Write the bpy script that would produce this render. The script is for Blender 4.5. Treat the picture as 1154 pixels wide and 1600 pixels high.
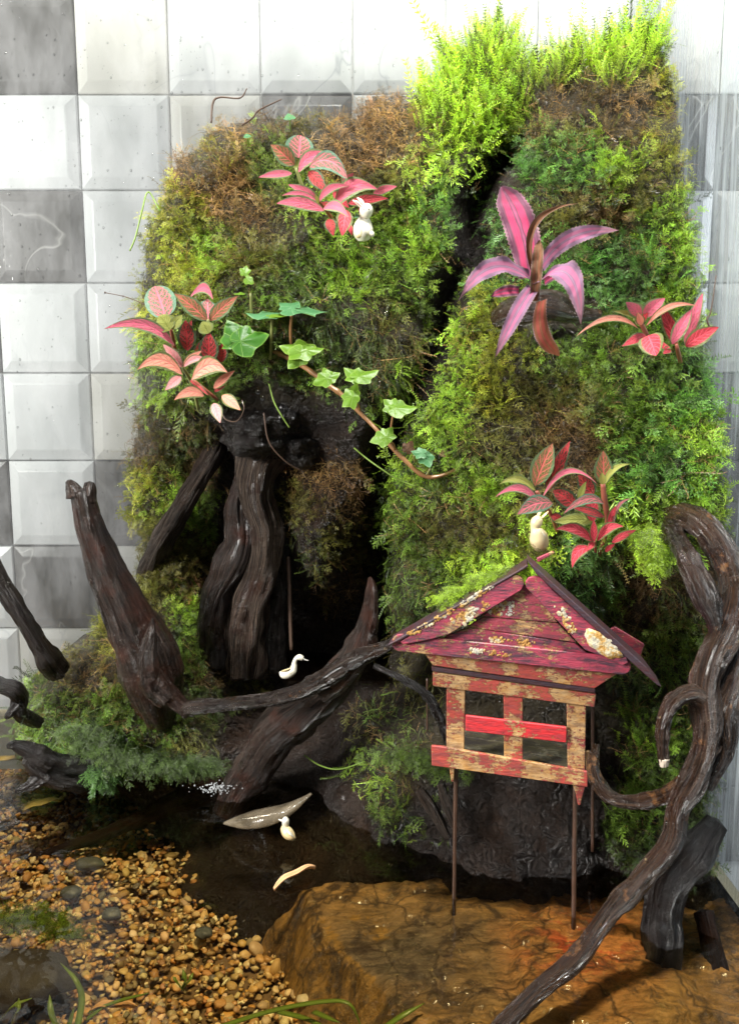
import bpy, bmesh, math, random
import numpy as np
from mathutils import Vector, Matrix, noise as mnoise
R = math.radians
random.seed(7); rng = np.random.default_rng(11)
for o in list(bpy.data.objects): bpy.data.objects.remove(o)
S = bpy.context.scene
COL = S.collection

# ------------------------------------------------------------------ camera
H, PITCH, F = 0.28, R(8), 1300.0            # camera 28 cm over the water (z = 0)
cam_d = bpy.data.cameras.new('camera'); cam = bpy.data.objects.new('camera', cam_d); COL.objects.link(cam)
cam_d.sensor_fit = 'VERTICAL'; cam_d.sensor_height = 36; cam_d.lens = 36*F/1600
cam_d.clip_start = 0.01; cam_d.clip_end = 50
cam.location = (0, 0, H); cam.rotation_euler = (R(90)-PITCH, 0, 0)
S.camera = cam
# ------------------------------------------------------------------ light
S.view_settings.view_transform = 'Standard'; S.view_settings.look = 'None'
S.view_settings.exposure = 0.0; S.view_settings.gamma = 1
W = bpy.data.worlds.new('World'); S.world = W; W.use_nodes = True
W.node_tree.nodes['Background'].inputs[0].default_value = (0.86, 0.93, 1.0, 1)
W.node_tree.nodes['Background'].inputs[1].default_value = 0.21
def area(name, loc, target, sx, sy, power, col):
    d = bpy.data.lights.new(name, 'AREA'); d.shape = 'RECTANGLE'; d.size = sx; d.size_y = sy
    d.energy = power; d.color = col
    o = bpy.data.objects.new(name, d); COL.objects.link(o); o.location = loc
    o.rotation_euler = (Vector(target)-Vector(loc)).to_track_quat('-Z', 'Y').to_euler()
    return o
area('tank_lamp', (0.05, 0.22, 1.02), (0.0, 0.48, 0.12), 0.22, 0.05, 15.0, (1.0, 0.98, 0.92))
area('room_light', (-0.98, -0.10, 0.60), (-0.2, 0.75, 0.16), 0.3, 0.4, 33.0, (1.0, 0.98, 0.94))
area('wall_fill_light', (0.10, 0.50, 1.25), (0.10, 0.75, 0.10), 0.9, 0.10, 0.9, (0.90, 0.95, 1.0))  # added fill with no visible source, brightens the tile wall from above
area('side_fill_light', (0.95, 0.30, 0.55), (0.30, 0.75, 0.22), 0.3, 0.4, 6.0, (0.88, 0.95, 1.0))  # added fill outside the right glass, brightens that part of the wall
S.cycles.max_bounces = 8; S.cycles.transparent_max_bounces = 16
S.cycles.diffuse_bounces = 3; S.cycles.glossy_bounces = 3; S.cycles.transmission_bounces = 4
S.cycles.caustics_reflective = False; S.cycles.caustics_refractive = False
S.cycles.sample_clamp_indirect = 4

# ------------------------------------------------------------------ geometry helpers
cp, sp = math.cos(PITCH), math.sin(PITCH)
def at(px, py, D):
    """point of the photograph's ray (px, py) at D metres in front of the camera"""
    dx, u = (px-577)/F, (800-py)/F
    dy = cp + u*sp; dz = -sp + u*cp
    t = D/dy
    return Vector((dx*t, D, H+dz*t))
def at_z(px, py, z):
    dx, u = (px-577)/F, (800-py)/F
    dy = cp + u*sp; dz = -sp + u*cp
    t = (z-H)/dz
    return Vector((dx*t, dy*t, z))
def atv(px, py, D):
    dx, u = (px-577)/F, (800-py)/F
    dy = cp + u*sp; dz = -sp + u*cp
    t = D/dy
    return np.stack([dx*t, D+0*px, H+dz*t], -1)
def mm(px, D):                              # size in metres of px photo pixels at depth D
    return px*D/F
def project(P):
    v = P-np.array([0, 0, H]); x = v[..., 0]; f = v[..., 1]*cp - v[..., 2]*sp; u = v[..., 1]*sp + v[..., 2]*cp
    return 577+F*x/f, 800-F*u/f
RV, UV_, FV = Vector((1, 0, 0)), Vector((0, sp, cp)), Vector((0, cp, -sp))

GROUPS = {'driftwood': 'driftwood limbs around the moss hill', 'twig': 'thin bare twigs', 'seedling': 'clover seedlings in the moss', 'plant': 'veined foliage plants on the moss hill',
          'leaf': 'fallen leaves in the pond', 'moss strand': 'loose strands hanging from the hill', 'water drop': 'hanging water drops', 'stone': 'stones on the pond floor', 'water plant': 'blades in the pond', 'glass pane': 'glass panes of the tank', 'moss': 'moss patches of the hill'}
def meta(o, label=None, cat=None, group=None, kind=None):
    if cat in GROUPS and not group: group = GROUPS[cat]
    if label: o['label'] = label
    if cat: o['category'] = cat
    if group: o['group'] = group
    if kind: o['kind'] = kind
    return o
def empty(name, loc, label, cat, group=None):
    o = bpy.data.objects.new(name, None); COL.objects.link(o); o.location = loc
    o.empty_display_size = 0.01
    return meta(o, label, cat, group)
def mesh_obj(name, verts, faces, mat, parent=None, smooth=True, uvs=None, cols=None):
    me = bpy.data.meshes.new(name)
    me.from_pydata([tuple(v) for v in verts], [], faces)
    if smooth: me.polygons.foreach_set('use_smooth', [True]*len(me.polygons))
    if uvs is not None:
        l = me.uv_layers.new(name='UVMap')
        idx = np.empty(len(me.loops), dtype=np.int32); me.loops.foreach_get('vertex_index', idx)
        l.data.foreach_set('uv', np.asarray(uvs, dtype=np.float32)[idx].ravel())
    if cols is not None:
        a = me.color_attributes.new('col', 'FLOAT_COLOR', 'POINT')
        c = np.ones((len(me.vertices), 4), np.float32); c[:, :3] = cols
        a.data.foreach_set('color', c.ravel())
    me.materials.append(mat); me.update()
    o = bpy.data.objects.new(name, me); COL.objects.link(o)
    if parent:
        o.parent = parent; bpy.context.view_layer.update()
        o.matrix_parent_inverse = Matrix.Translation(-parent_world(parent)) if not parent_rot(parent) else parent_mat(parent).inverted()
    return o
def parent_mat(p):
    m = p.matrix_basis.copy(); q = p
    while q.parent:
        m = q.parent.matrix_basis @ q.matrix_parent_inverse @ m if q.parent.parent is None else q.matrix_parent_inverse @ m
        q = q.parent
    return m
def parent_world(p): return parent_mat(p).translation
def parent_rot(p): return True

# vectorised value noise
def _h(ix, iy, iz, s):
    n = (ix*374761393 + iy*668265263 + iz*2147483647 + s*1274126177) & 0xffffffff
    n = ((n ^ (n >> 13))*1274126177) & 0xffffffff
    n = ((n ^ (n >> 16))*2246822519) & 0xffffffff
    return ((n ^ (n >> 15)) & 0xffffff)/0xffffff
def vnoise(x, y, z=0.0, s=0):
    x, y, z = np.broadcast_arrays(np.asarray(x, float), np.asarray(y, float), np.asarray(z, float))
    ix, iy, iz = np.floor(x).astype(np.int64), np.floor(y).astype(np.int64), np.floor(z).astype(np.int64)
    fx, fy, fz = x-ix, y-iy, z-iz
    fx, fy, fz = fx*fx*(3-2*fx), fy*fy*(3-2*fy), fz*fz*(3-2*fz)
    r = 0
    for a in (0, 1):
        for b in (0, 1):
            for c in (0, 1):
                w = (fx if a else 1-fx)*(fy if b else 1-fy)*(fz if c else 1-fz)
                r = r + w*_h(ix+a, iy+b, iz+c, s)
    return r*2-1
def fbm(x, y, z=0.0, o=4, s=0):
    r, a = 0, 1.0
    for k in range(o):
        r = r + a*vnoise(np.asarray(x)*2**k, np.asarray(y)*2**k, np.asarray(z)*2**k, s+k*17); a *= .5
    return r/1.8
def inpoly(px, py, poly):
    px, py = np.asarray(px, float), np.asarray(py, float)
    c = np.zeros(px.shape, bool); n = len(poly)
    for i in range(n):
        x0, y0 = poly[i]; x1, y1 = poly[(i+1) % n]
        if y0 == y1: continue
        k = ((y0 > py) != (y1 > py)) & (px < (x1-x0)*(py-y0)/(y1-y0)+x0)
        c ^= k
    return c
def distline(px, py, pts, closed=False):
    px, py = np.asarray(px, float), np.asarray(py, float)
    d = np.full(px.shape, 1e9); n = len(pts)
    for i in range(n if closed else n-1):
        x0, y0 = pts[i]; x1, y1 = pts[(i+1) % n]
        L = (x1-x0)**2+(y1-y0)**2+1e-9
        t = np.clip(((px-x0)*(x1-x0)+(py-y0)*(y1-y0))/L, 0, 1)
        d = np.minimum(d, np.hypot(px-x0-t*(x1-x0), py-y0-t*(y1-y0)))
    return d
def sdist(px, py, poly):                    # + inside
    d = distline(px, py, poly, True); return np.where(inpoly(px, py, poly), d, -d)

# ------------------------------------------------------------------ materials
class NT:
    def __init__(s, name):
        s.m = bpy.data.materials.new(name); s.m.use_nodes = True; s.t = s.m.node_tree
        s.t.nodes.clear(); s.out = s.t.nodes.new('ShaderNodeOutputMaterial')
    def n(s, typ, ins=None, **kw):
        nd = s.t.nodes.new('ShaderNode'+typ)
        for k, v in kw.items(): setattr(nd, k, v)
        for k, v in (ins or {}).items():
            sock = nd.inputs[k]
            if isinstance(v, bpy.types.NodeSocket): s.t.links.new(v, sock)
            else: sock.default_value = v
        return nd
    def math(s, op, a, b=0.0, c=None):
        i = {0: a, 1: b}
        if c is not None: i[2] = c
        return s.n('Math', i, operation=op).outputs[0]
    def ramp(s, fac, stops, interp='LINEAR'):
        nd = s.n('ValToRGB', {0: fac}); cr = nd.color_ramp; cr.interpolation = interp
        while len(cr.elements) > 1: cr.elements.remove(cr.elements[-1])
        cr.elements[0].position = stops[0][0]; cr.elements[0].color = c4(stops[0][1])
        for p, c in stops[1:]:
            e = cr.elements.new(p); e.color = c4(c)
        return nd.outputs[0]
    def mix(s, fac, a, b, bt='MIX'):
        nd = s.n('Mix', data_type='RGBA', blend_type=bt)
        for k, v in ((0, fac), (6, a), (7, b)):
            if isinstance(v, bpy.types.NodeSocket): s.t.links.new(v, nd.inputs[k])
            else: nd.inputs[k].default_value = v if k == 0 else c4(v)
        return nd.outputs[2]
    def noise(s, vec, scale, detail=4, rough=.55, dist=0.0):
        return s.n('TexNoise', {'Vector': vec, 'Scale': scale, 'Detail': detail, 'Roughness': rough, 'Distortion': dist}).outputs[0]
    def pos(s): return s.n('NewGeometry').outputs['Position']
    def objc(s): return s.n('TexCoord').outputs['Object']
    def scale(s, vec, sc): return s.n('Mapping', {'Vector': vec, 'Scale': sc}).outputs[0]
    def bump(s, h, strength, dist=.001, normal=None):
        i = {'Height': h, 'Strength': strength, 'Distance': dist}
        if normal: i['Normal'] = normal
        return s.n('Bump', i).outputs[0]
    def bsdf(s, **kw):
        nd = s.n('BsdfPrincipled')
        for k, v in kw.items():
            k = {'col': 'Base Color', 'rough': 'Roughness', 'spec': 'Specular IOR Level', 'nrm': 'Normal', 'coat': 'Coat Weight',
                 'coatr': 'Coat Roughness', 'sss': 'Subsurface Weight', 'alpha': 'Alpha', 'cn': 'Coat Normal'}.get(k, k)
            if isinstance(v, bpy.types.NodeSocket): s.t.links.new(v, nd.inputs[k])
            elif k == 'Base Color': nd.inputs[k].default_value = c4(v)
            else: nd.inputs[k].default_value = v
        return nd
    def done(s, sh):
        s.t.links.new(sh.outputs[0] if hasattr(sh, 'outputs') else sh, s.out.inputs[0]); return s.m
def c4(c): return tuple(c)+(1,) if len(c) == 3 else tuple(c)
def g(v): return (v, v, v)

def mat_tile(name, base, vein, lo):
    t = NT(name); p = t.pos()
    w = t.noise(p, 9, 3); pd = t.n('VectorMath', {0: p, 1: t.n('Combine'+'XYZ', {0: w, 1: w, 2: w}).outputs[0]}, operation='ADD').outputs[0] if False else p
    a = t.noise(t.scale(p, (1.5, 1, .8)), 8, 3, .5, 1.2)
    band = t.math('ABSOLUTE', t.math('SUBTRACT', a, .5))
    v = t.ramp(band, [(0, g(.8)), (.003, g(.45)), (.011, g(0))])
    cloud = t.noise(p, 14, 4)
    c = t.mix(cloud, base, lo)
    c = t.mix(t.math('MULTIPLY', v, t.ramp(t.noise(p, 6, 2), [(.45, g(0)), (.6, g(1))])), c, vein)
    return t.done(t.bsdf(col=c, rough=.22, nrm=t.bump(t.noise(p, 60, 3), .15, .001)))
M = {}
M['tile_white'] = mat_tile('tile_white', (.84, .84, .82), (.50, .52, .54), (.76, .78, .80))
M['tile_cream'] = mat_tile('tile_cream', (.82, .80, .74), (.52, .52, .50), (.76, .74, .69))
M['tile_grey'] = mat_tile('tile_grey', (.10, .095, .09), (.60, .58, .55), (.22, .21, .20))
t = NT('grout'); M['grout'] = t.done(t.bsdf(col=(.78, .78, .76), rough=.8))

# glass: transparent sheet with a real fresnel reflection, condensation film and bumps
def glass_mat(name, film, filmcol, streak):
    t = NT(name); p = t.pos()
    fine = t.n('TexVoronoi', {'Vector': t.scale(p, (1, 1, .55)), 'Scale': 420.0, 'Randomness': 1.0}, feature='SMOOTH_F1').outputs[0]
    n2 = t.noise(t.scale(p, streak), 40, 5, .6)
    h = t.math('ADD', t.math('MULTIPLY', fine, .5), n2)
    nb = t.bump(h, .35, .0010)
    gl = t.n('BsdfGlossy', {'Color': (1, 1, 1, 1), 'Roughness': .08, 'Normal': nb})
    tr = t.n('BsdfTransparent', {'Color': (.955, .975, .965, 1)})
    di = t.n('BsdfDiffuse', {'Color': c4(filmcol), 'Normal': nb})
    tl = t.n('BsdfTranslucent', {'Color': c4(filmcol), 'Normal': nb})
    film_s = t.n('MixShader', {0: .5, 1: di.outputs[0], 2: tl.outputs[0]})
    m = t.math('MULTIPLY', t.ramp(n2, [(.38, g(.15)), (.7, g(1))]), film)
    a = t.n('MixShader', {0: m, 1: tr.outputs[0], 2: film_s.outputs[0]})
    fr = t.n('Fresnel', {'IOR': 1.45})
    b = t.n('MixShader', {0: t.math('MULTIPLY', fr.outputs[0], 1.0), 1: a.outputs[0], 2: gl.outputs[0]})
    return t.done(b)
M['glass_back'] = glass_mat('wet_glass', .20, (.92, .93, .95), (1, 1, .4))
M['glass_side'] = glass_mat('streaked_glass', .85, (.56, .61, .63), (1, 3.2, .16))
t = NT('water_drop')
M['drop'] = t.done(t.n('MixShader', {0: t.n('Fresnel', {'IOR': 1.33}).outputs[0], 1: t.n('BsdfTransparent', {'Color': (.97, .97, .97, 1)}).outputs[0],
                                    2: t.n('BsdfGlossy', {'Roughness': .02}).outputs[0]}))
def water_mat(name, tint, bs, film=0.0):
    t = NT(name); p = t.pos()
    h = t.noise(p, 22, 3, .5, .4)
    nb = t.bump(h, bs, .01)
    fr = t.n('Fresnel', {'IOR': 1.42, 'Normal': nb})
    return t.done(t.n('MixShader', {0: fr.outputs[0], 1: t.n('BsdfTransparent', {'Color': c4(tint)}).outputs[0],
                                   2: t.n('BsdfGlossy', {'Roughness': .015, 'Normal': nb}).outputs[0]}))
M['water'] = water_mat('water', (.92, .82, .58), .22)
M['pool'] = water_mat('pool_water', (.55, .5, .42), .9)

def wood_mat(name, dark, mid, accent, acc_amt=.5, rough=.38, coat=.35, bumpd=.0012, orange=0.0):
    t = NT(name); uv = t.n('UVMap').outputs[0]; p = t.objc()
    gr = t.noise(t.scale(uv, (62, 17, 1)), 1.0, 6, .68, 1.1)        # long fibres
    lum = t.noise(p, 38, 4, .6); fine = t.noise(p, 420, 4, .6)
    dark, mid, accent = [(q[0]*.50, q[1]*.45, q[2]*.40) for q in (dark, mid, accent)]
    c = t.mix(t.ramp(gr, [(.40, g(0)), (.62, g(1))]), dark, tuple(v*1.25 for v in mid))
    ck = t.noise(t.scale(uv, (30, 5, 1)), 1.0, 4, .6, .6)
    c = t.mix(t.ramp(t.math('ABSOLUTE', t.math('SUBTRACT', ck, .5)), [(0, g(.9)), (.018, g(0))]), c, (.003, .002, .002))
    c = t.mix(t.math('MULTIPLY', t.ramp(lum, [(.5, g(0)), (.66, g(1))]), acc_amt), c, accent)
    if orange:
        c = t.mix(t.math('MULTIPLY', t.ramp(t.noise(p, 55, 5, .7), [(.60, g(0)), (.66, g(1))]), orange), c, (.34, .15, .05))
        c = t.mix(t.math('MULTIPLY', t.ramp(t.noise(p, 160, 3, .6), [(.73, g(0)), (.76, g(1))]), orange), c, (.65, .50, .28))
    h = t.math('ADD', t.math('MULTIPLY', gr, 1.5), t.math('MULTIPLY', fine, .9))
    h = t.math('ADD', h, t.math('MULTIPLY', t.noise(p, 130, 6, .75), 2.4))
    h = t.math('ADD', h, t.math('MULTIPLY', t.ramp(t.math('ABSOLUTE', t.math('SUBTRACT', ck, .5)), [(0, g(0)), (.03, g(1))]), .8))
    nb = t.bump(h, 1.0, bumpd*1.7)
    rr = t.ramp(t.noise(p, 70, 4), [(.35, g(rough*.6)), (.7, g(min(1, rough*1.8)))])
    return t.done(t.bsdf(col=c, rough=rr, spec=.16, nrm=nb, coat=min(1, coat*1.6), coatr=.05, cn=t.bump(h, .8, bumpd)))
M['wood_dark'] = wood_mat('wet_dark_wood', (.012, .009, .008), (.055, .040, .033), (.10, .035, .02), .5)
M['wood_stand'] = wood_mat('grey_brown_wood', (.016, .010, .008), (.10, .070, .058), (.17, .055, .03), .6, .38, .35)
M['wood_grey'] = wood_mat('dull_grey_wood', (.035, .028, .024), (.13, .105, .09), (.06, .03, .02), .5, .55, .1)
M['wood_trunk'] = wood_mat('stump_wood', (.030, .022, .018), (.21, .165, .135), (.07, .028, .018), .8, .5, .15)
M['wood_black'] = wood_mat('black_wet_wood', (.005, .004, .004), (.022, .016, .015), (.03, .015, .01), .4, .4, .4)
M['wood_brown'] = wood_mat('glossy_brown_wood', (.025, .012, .006), (.15, .080, .040), (.10, .035, .014), .6, .25, .6, .0016, .7)
M['wood_gloss'] = wood_mat('glossy_dark_wood', (.010, .006, .004), (.065, .038, .026), (.12, .05, .02), .5, .25, .6, .0016, .3)
M['wood_under'] = wood_mat('sunken_wood', (.02, .009, .005), (.06, .026, .013), (.09, .03, .01), .5, .6, 0)
t = NT('cut_end'); M['cut_end'] = t.done(t.bsdf(col=(.5, .42, .33), rough=.6))

# hill: soil and wet rock, colour held per vertex
t = NT('hill_ground'); p = t.pos()
vc = t.n('VertexColor', layer_name='col').outputs[0]
worm = t.n('TexVoronoi', {'Vector': t.n('VectorMath', {0: p, 1: t.n('VectorMath', {0: t.n('TexNoise', {'Vector': p, 'Scale': 120.0}).outputs[1], 1: (.006, .006, .006)}, operation='MULTIPLY').outputs[0]}, operation='ADD').outputs[0], 'Scale': 190.0}, feature='DISTANCE_TO_EDGE').outputs[0]
hh = t.math('ADD', t.math('MULTIPLY', worm, 2.2), t.math('MULTIPLY', t.noise(p, 170, 7, .75), 1.8))
c = t.mix(t.noise(p, 90, 5, .7), vc, (.012, .008, .006))
M['hill'] = t.done(t.bsdf(col=c, rough=t.ramp(t.noise(p, 60, 3), [(.35, g(.3)), (.65, g(.8))]), spec=.3, nrm=t.bump(hh, 1.0, .004), coat=.45, coatr=.05, cn=t.bump(hh, .8, .003)))

# moss: colour comes with each frond
def moss_mat(name, gloss=.35):
    t = NT(name)
    at_ = t.n('Attribute', attribute_name='col', attribute_type='INSTANCER')
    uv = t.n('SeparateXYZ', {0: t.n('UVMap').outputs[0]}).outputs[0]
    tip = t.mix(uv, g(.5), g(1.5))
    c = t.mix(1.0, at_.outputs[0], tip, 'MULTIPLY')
    b = t.bsdf(col=c, rough=gloss, spec=.5)
    tl = t.n('BsdfTranslucent', {'Color': t.mix(1.0, c, (1.2, 1.15, .6), 'MULTIPLY')})
    return t.done(t.n('MixShader', {0: .28, 1: b.outputs[0], 2: tl.outputs[0]}))
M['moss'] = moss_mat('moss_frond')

def paint_mat(name, red, wear, wood=(.50, .26, .085), grime=.45, wood2=(.60, .38, .17)):
    t = NT(name); p = t.objc(); gp = t.scale(p, (1, 1, 4.5))
    big = t.noise(p, 85, 3, .5); fine = t.noise(t.scale(p, (.7, 1, 1.4)), 520, 5, .8)
    m = t.math('ADD', t.math('MULTIPLY', big, .48), t.math('MULTIPLY', fine, .52))
    wm = t.ramp(m, [(wear, g(1)), (wear+.025, g(0))])
    wc = t.mix(t.ramp(t.noise(p, 200, 4, .7), [(.4, g(0)), (.6, g(1))]), wood, wood2)
    wc = t.mix(t.ramp(t.noise(p, 120, 3), [(.58, g(0)), (.68, g(.8))]), wc, (.52, .25, .06))
    rc = t.mix(t.noise(gp, 150, 5, .7), tuple(x*.5 for x in red), tuple(min(1, x*1.55) for x in red))
    c = t.mix(wm, rc, wc)
    gm = t.ramp(t.noise(gp, 70, 7, .78, .6), [(.43, g(0)), (.60, g(1))])
    c = t.mix(t.math('MULTIPLY', gm, grime), c, (.045, .035, .05))
    h = t.math('ADD', t.math('MULTIPLY', t.noise(gp, 260, 5, .7), .8), t.math('MULTIPLY', wm, -.5))
    return t.done(t.bsdf(col=c, rough=.42, nrm=t.bump(h, .9, .0007), coat=.15, coatr=.2))
M['paint_gable'] = paint_mat('weathered_crimson_paint', (.40, .048, .085), .435, grime=.9)
M['paint_gable2'] = paint_mat('flaking_crimson_paint', (.40, .06, .085), .445, grime=.7)
M['paint_red'] = paint_mat('flaking_red_paint', (.46, .07, .05), .485, grime=.5)
M['paint_bright'] = paint_mat('bright_red_paint', (.62, .03, .035), .425, grime=.45)
M['paint_wood'] = paint_mat('bare_ochre_wood', (.40, .06, .04), .525, grime=.5)
M['paint_wood2'] = paint_mat('mostly_bare_wood', (.38, .06, .045), .485, grime=.55)
M['paint_dark'] = paint_mat('grimy_shaded_wood', (.06, .02, .022), .30, grime=.8)  # grimy roof edge; its darkness also stands in for shade on strip and posts
M['deck'] = paint_mat('olive_deck_wood', (.16, .14, .08), .44, (.30, .26, .16), .75, (.40, .36, .24))
t = NT('rod'); M['rod'] = t.done(t.bsdf(col=t.mix(t.noise(t.objc(), 140, 4), (.012, .008, .007), (.10, .05, .03)), rough=.35, coat=.3))
t = NT('lichen'); p = t.objc(); n_ = t.noise(p, 130, 4, .6)
M['lichen'] = t.done(t.bsdf(col=t.ramp(n_, [(.36, (.50, .48, .42)), (.47, (.60, .52, .34)), (.53, (.50, .28, .07)), (.66, (.36, .17, .04))]), rough=.8, nrm=t.bump(t.noise(p, 600, 4), 1, .001)))

def leaf_mat(name, base, vein, edge, retic=.5, vw=.16, speck=None, back=None, rough=.42, nv=6.0):
    t = NT(name); s_ = t.n('SeparateXYZ', {0: t.n('UVMap').outputs[0]}); u, v = s_.outputs[0], s_.outputs[1]
    a = t.math('ABSOLUTE', v); p = t.objc()
    wob = t.math('MULTIPLY', t.math('SUBTRACT', t.noise(p, 150, 2), .5), .10)
    q = t.math('FRACT', t.math('MULTIPLY', t.math('ADD', t.math('SUBTRACT', u, t.math('MULTIPLY', a, .34)), wob), nv))
    lat = t.math('ABSOLUTE', t.math('SUBTRACT', q, .5))
    vl = t.ramp(lat, [(0, g(1)), (vw*.6, g(.9)), (vw, g(0))])
    mid = t.ramp(a, [(.05, g(1)), (.11, g(0))])
    vo = t.n('TexVoronoi', {'Vector': t.n('CombineXYZ', {0: t.math('MULTIPLY', u, 15.0), 1: t.math('MULTIPLY', v, 6.0)}).outputs[0], 'Scale': 1.0}, feature='DISTANCE_TO_EDGE').outputs[0]
    rt = t.math('MULTIPLY', t.ramp(vo, [(.05, g(1)), (.14, g(0))]), retic)
    vm = t.math('MAXIMUM', t.math('MAXIMUM', vl, mid), rt)
    bc = t.mix(t.noise(p, 60, 4), tuple(x*.75 for x in base), tuple(min(1, x*1.25) for x in base))
    c = t.mix(vm, bc, vein)
    if speck:
        sv = t.n('TexVoronoi', {'Vector': t.n('CombineXYZ', {0: t.math('MULTIPLY', u, 17.0), 1: t.math('MULTIPLY', v, 5.0)}).outputs[0], 'Scale': 1.0}).outputs[0]
        c = t.mix(t.math('MULTIPLY', t.ramp(sv, [(.16, g(1)), (.26, g(0))]), t.ramp(t.noise(p, 90, 2), [(.4, g(.1)), (.6, g(.9))])), c, speck)
    em = t.ramp(t.math('ADD', a, t.math('MULTIPLY', t.math('SUBTRACT', t.noise(p, 300, 2), .5), .15)), [(.66, g(0)), (.80, g(1))])
    c = t.mix(em, c, edge)
    bf = t.n('NewGeometry').outputs['Backfacing']
    c = t.mix(bf, c, back or tuple(.5*(x+y) for x, y in zip(base, (.3, .32, .08))))
    h = t.math('ADD', t.math('MULTIPLY', vm, -.8), t.math('MULTIPLY', t.noise(p, 500, 3), .5))
    b = t.bsdf(col=c, rough=rough, spec=.3, nrm=t.bump(h, .7, .0008))
    tl = t.n('BsdfTranslucent', {'Color': c})
    return t.done(t.n('MixShader', {0: .18, 1: b.outputs[0], 2: tl.outputs[0]}))
M['f_green'] = leaf_mat('green_leaf_pink_veins', (.10, .15, .08), (.74, .15, .20), (.14, .24, .16), .55, vw=.13)
M['f_olive'] = leaf_mat('olive_leaf_orange_veins', (.16, .18, .055), (.70, .16, .13), (.15, .22, .10), .5, vw=.13)
M['f_dark'] = leaf_mat('dark_leaf_red_veins', (.09, .055, .035), (.60, .05, .06), (.08, .12, .06), .9)
M['f_pink'] = leaf_mat('pink_leaf', (.74, .20, .24), (.88, .16, .27), (.24, .30, .14), .6, speck=(.18, .14, .08))
M['f_pale'] = leaf_mat('pale_pink_leaf', (.83, .40, .38), (.85, .25, .27), (.16, .20, .09), .3, speck=(.22, .10, .05))
M['f_salmon'] = leaf_mat('salmon_speckled_leaf', (.82, .36, .24), (.83, .25, .20), (.15, .18, .06), .3, speck=(.20, .09, .03))
M['f_red'] = leaf_mat('red_leaf', (.50, .04, .05), (.82, .10, .14), (.18, .20, .08), .6, speck=(.12, .06, .04))
M['f_yellow'] = leaf_mat('yellow_green_leaf', (.46, .48, .10), (.56, .52, .16), (.34, .40, .12), .1, nv=9)
M['f_under'] = leaf_mat('leaf_underside', (.34, .36, .09), (.24, .27, .06), (.26, .30, .10), .1, nv=8)
M['ivy'] = None
def ivy_mat(name, base, light, rough):
    t = NT(name); s_ = t.n('SeparateXYZ', {0: t.n('UVMap').outputs[0]}); r_, th = s_.outputs[0], s_.outputs[1]
    q = t.math('ABSOLUTE', t.math('SUBTRACT', t.math('FRACT', t.math('MULTIPLY', th, 6.0)), .5))
    wdt = t.math('MULTIPLY', q, t.math('ADD', r_, .15))
    vm = t.ramp(wdt, [(.012, g(1)), (.035, g(0))]); p = t.objc()
    c = t.mix(t.noise(p, 130, 4), tuple(x*.7 for x in base), tuple(x*1.3 for x in base))
    c = t.mix(t.math('MULTIPLY', vm, .65), c, light)
    c = t.mix(t.ramp(r_, [(.88, g(0)), (1, g(.6))]), c, light)
    c = t.mix(t.n('NewGeometry').outputs['Backfacing'], c, (.36, .42, .08))
    b = t.bsdf(col=c, rough=rough+.1, spec=.35, nrm=t.bump(t.math('ADD', t.math('MULTIPLY', vm, -1.0), t.noise(p, 350, 3)), .5, .0006))
    return t.done(t.n('MixShader', {0: .25, 1: b.outputs[0], 2: t.n('BsdfTranslucent', {'Color': c}).outputs[0]}))
M['ivy_dark'] = ivy_mat('dark_ivy_leaf', (.035, .125, .010), (.16, .30, .04), .3)
M['ivy_blue'] = ivy_mat('blue_green_ivy_leaf', (.07, .20, .08), (.20, .38, .18), .3)
M['ivy_light'] = ivy_mat('light_ivy_leaf', (.11, .215, .018), (.26, .38, .06), .28)
M['dry'] = ivy_mat('dry_leaf', (.12, .06, .03), (.2, .1, .05), .5)
def brom_mat(name, a, b_, c_, tipc):
    t = NT(name); s_ = t.n('SeparateXYZ', {0: t.n('UVMap').outputs[0]}); u, v = s_.outputs[0], s_.outputs[1]; p = t.objc()
    av = t.math('ADD', t.math('ABSOLUTE', v), t.math('MULTIPLY', t.math('SUBTRACT', t.noise(p, 90, 4), .5), .22))
    c = t.ramp(av, [(0, c_), (.10, b_), (.18, a), (.48, a), (.62, b_), (.86, b_), (.97, (.28, .19, .20))])
    c = t.mix(t.ramp(t.noise(t.n('CombineXYZ', {0: t.math('MULTIPLY', u, 3.0), 1: t.math('MULTIPLY', v, 16.0)}).outputs[0], 1, 4), [(.4, g(0)), (.7, g(.5))]), c, c_)
    c = t.mix(t.ramp(u, [(.72, g(0)), (1, g(.85))]), c, tipc)
    h = t.noise(t.n('CombineXYZ', {0: t.math('MULTIPLY', u, 6.0), 1: t.math('MULTIPLY', v, 40.0)}).outputs[0], 1, 4)
    b = t.bsdf(col=c, rough=.5, spec=.25, nrm=t.bump(h, .8, .0008))
    return t.done(t.n('MixShader', {0: .15, 1: b.outputs[0], 2: t.n('BsdfTranslucent', {'Color': c}).outputs[0]}))
M['brom'] = brom_mat('magenta_striped_leaf', (.55, .05, .14), (.12, .055, .085), (.42, .10, .20), (.13, .06, .09))
M['brom_pale'] = brom_mat('mauve_leaf', (.50, .14, .26), (.24, .14, .22), (.36, .20, .30), (.22, .12, .12))
M['brom_brown'] = brom_mat('withered_brown_leaf', (.26, .10, .05), (.16, .09, .05), (.30, .17, .09), (.28, .15, .08))
M['brom_rust'] = brom_mat('rust_red_leaf', (.38, .07, .05), (.20, .07, .03), (.38, .14, .08), (.36, .13, .05))
def flat(name, col, rough=.5, coat=0, n=0.0, col2=None):
    t = NT(name); p = t.objc()
    c = t.mix(t.noise(p, 90, 4), col, col2 or tuple(x*.6 for x in col))
    return t.done(t.bsdf(col=c, rough=rough, coat=coat, nrm=t.bump(t.noise(p, 350, 4), .4 if not n else n, .0006)))
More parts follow.
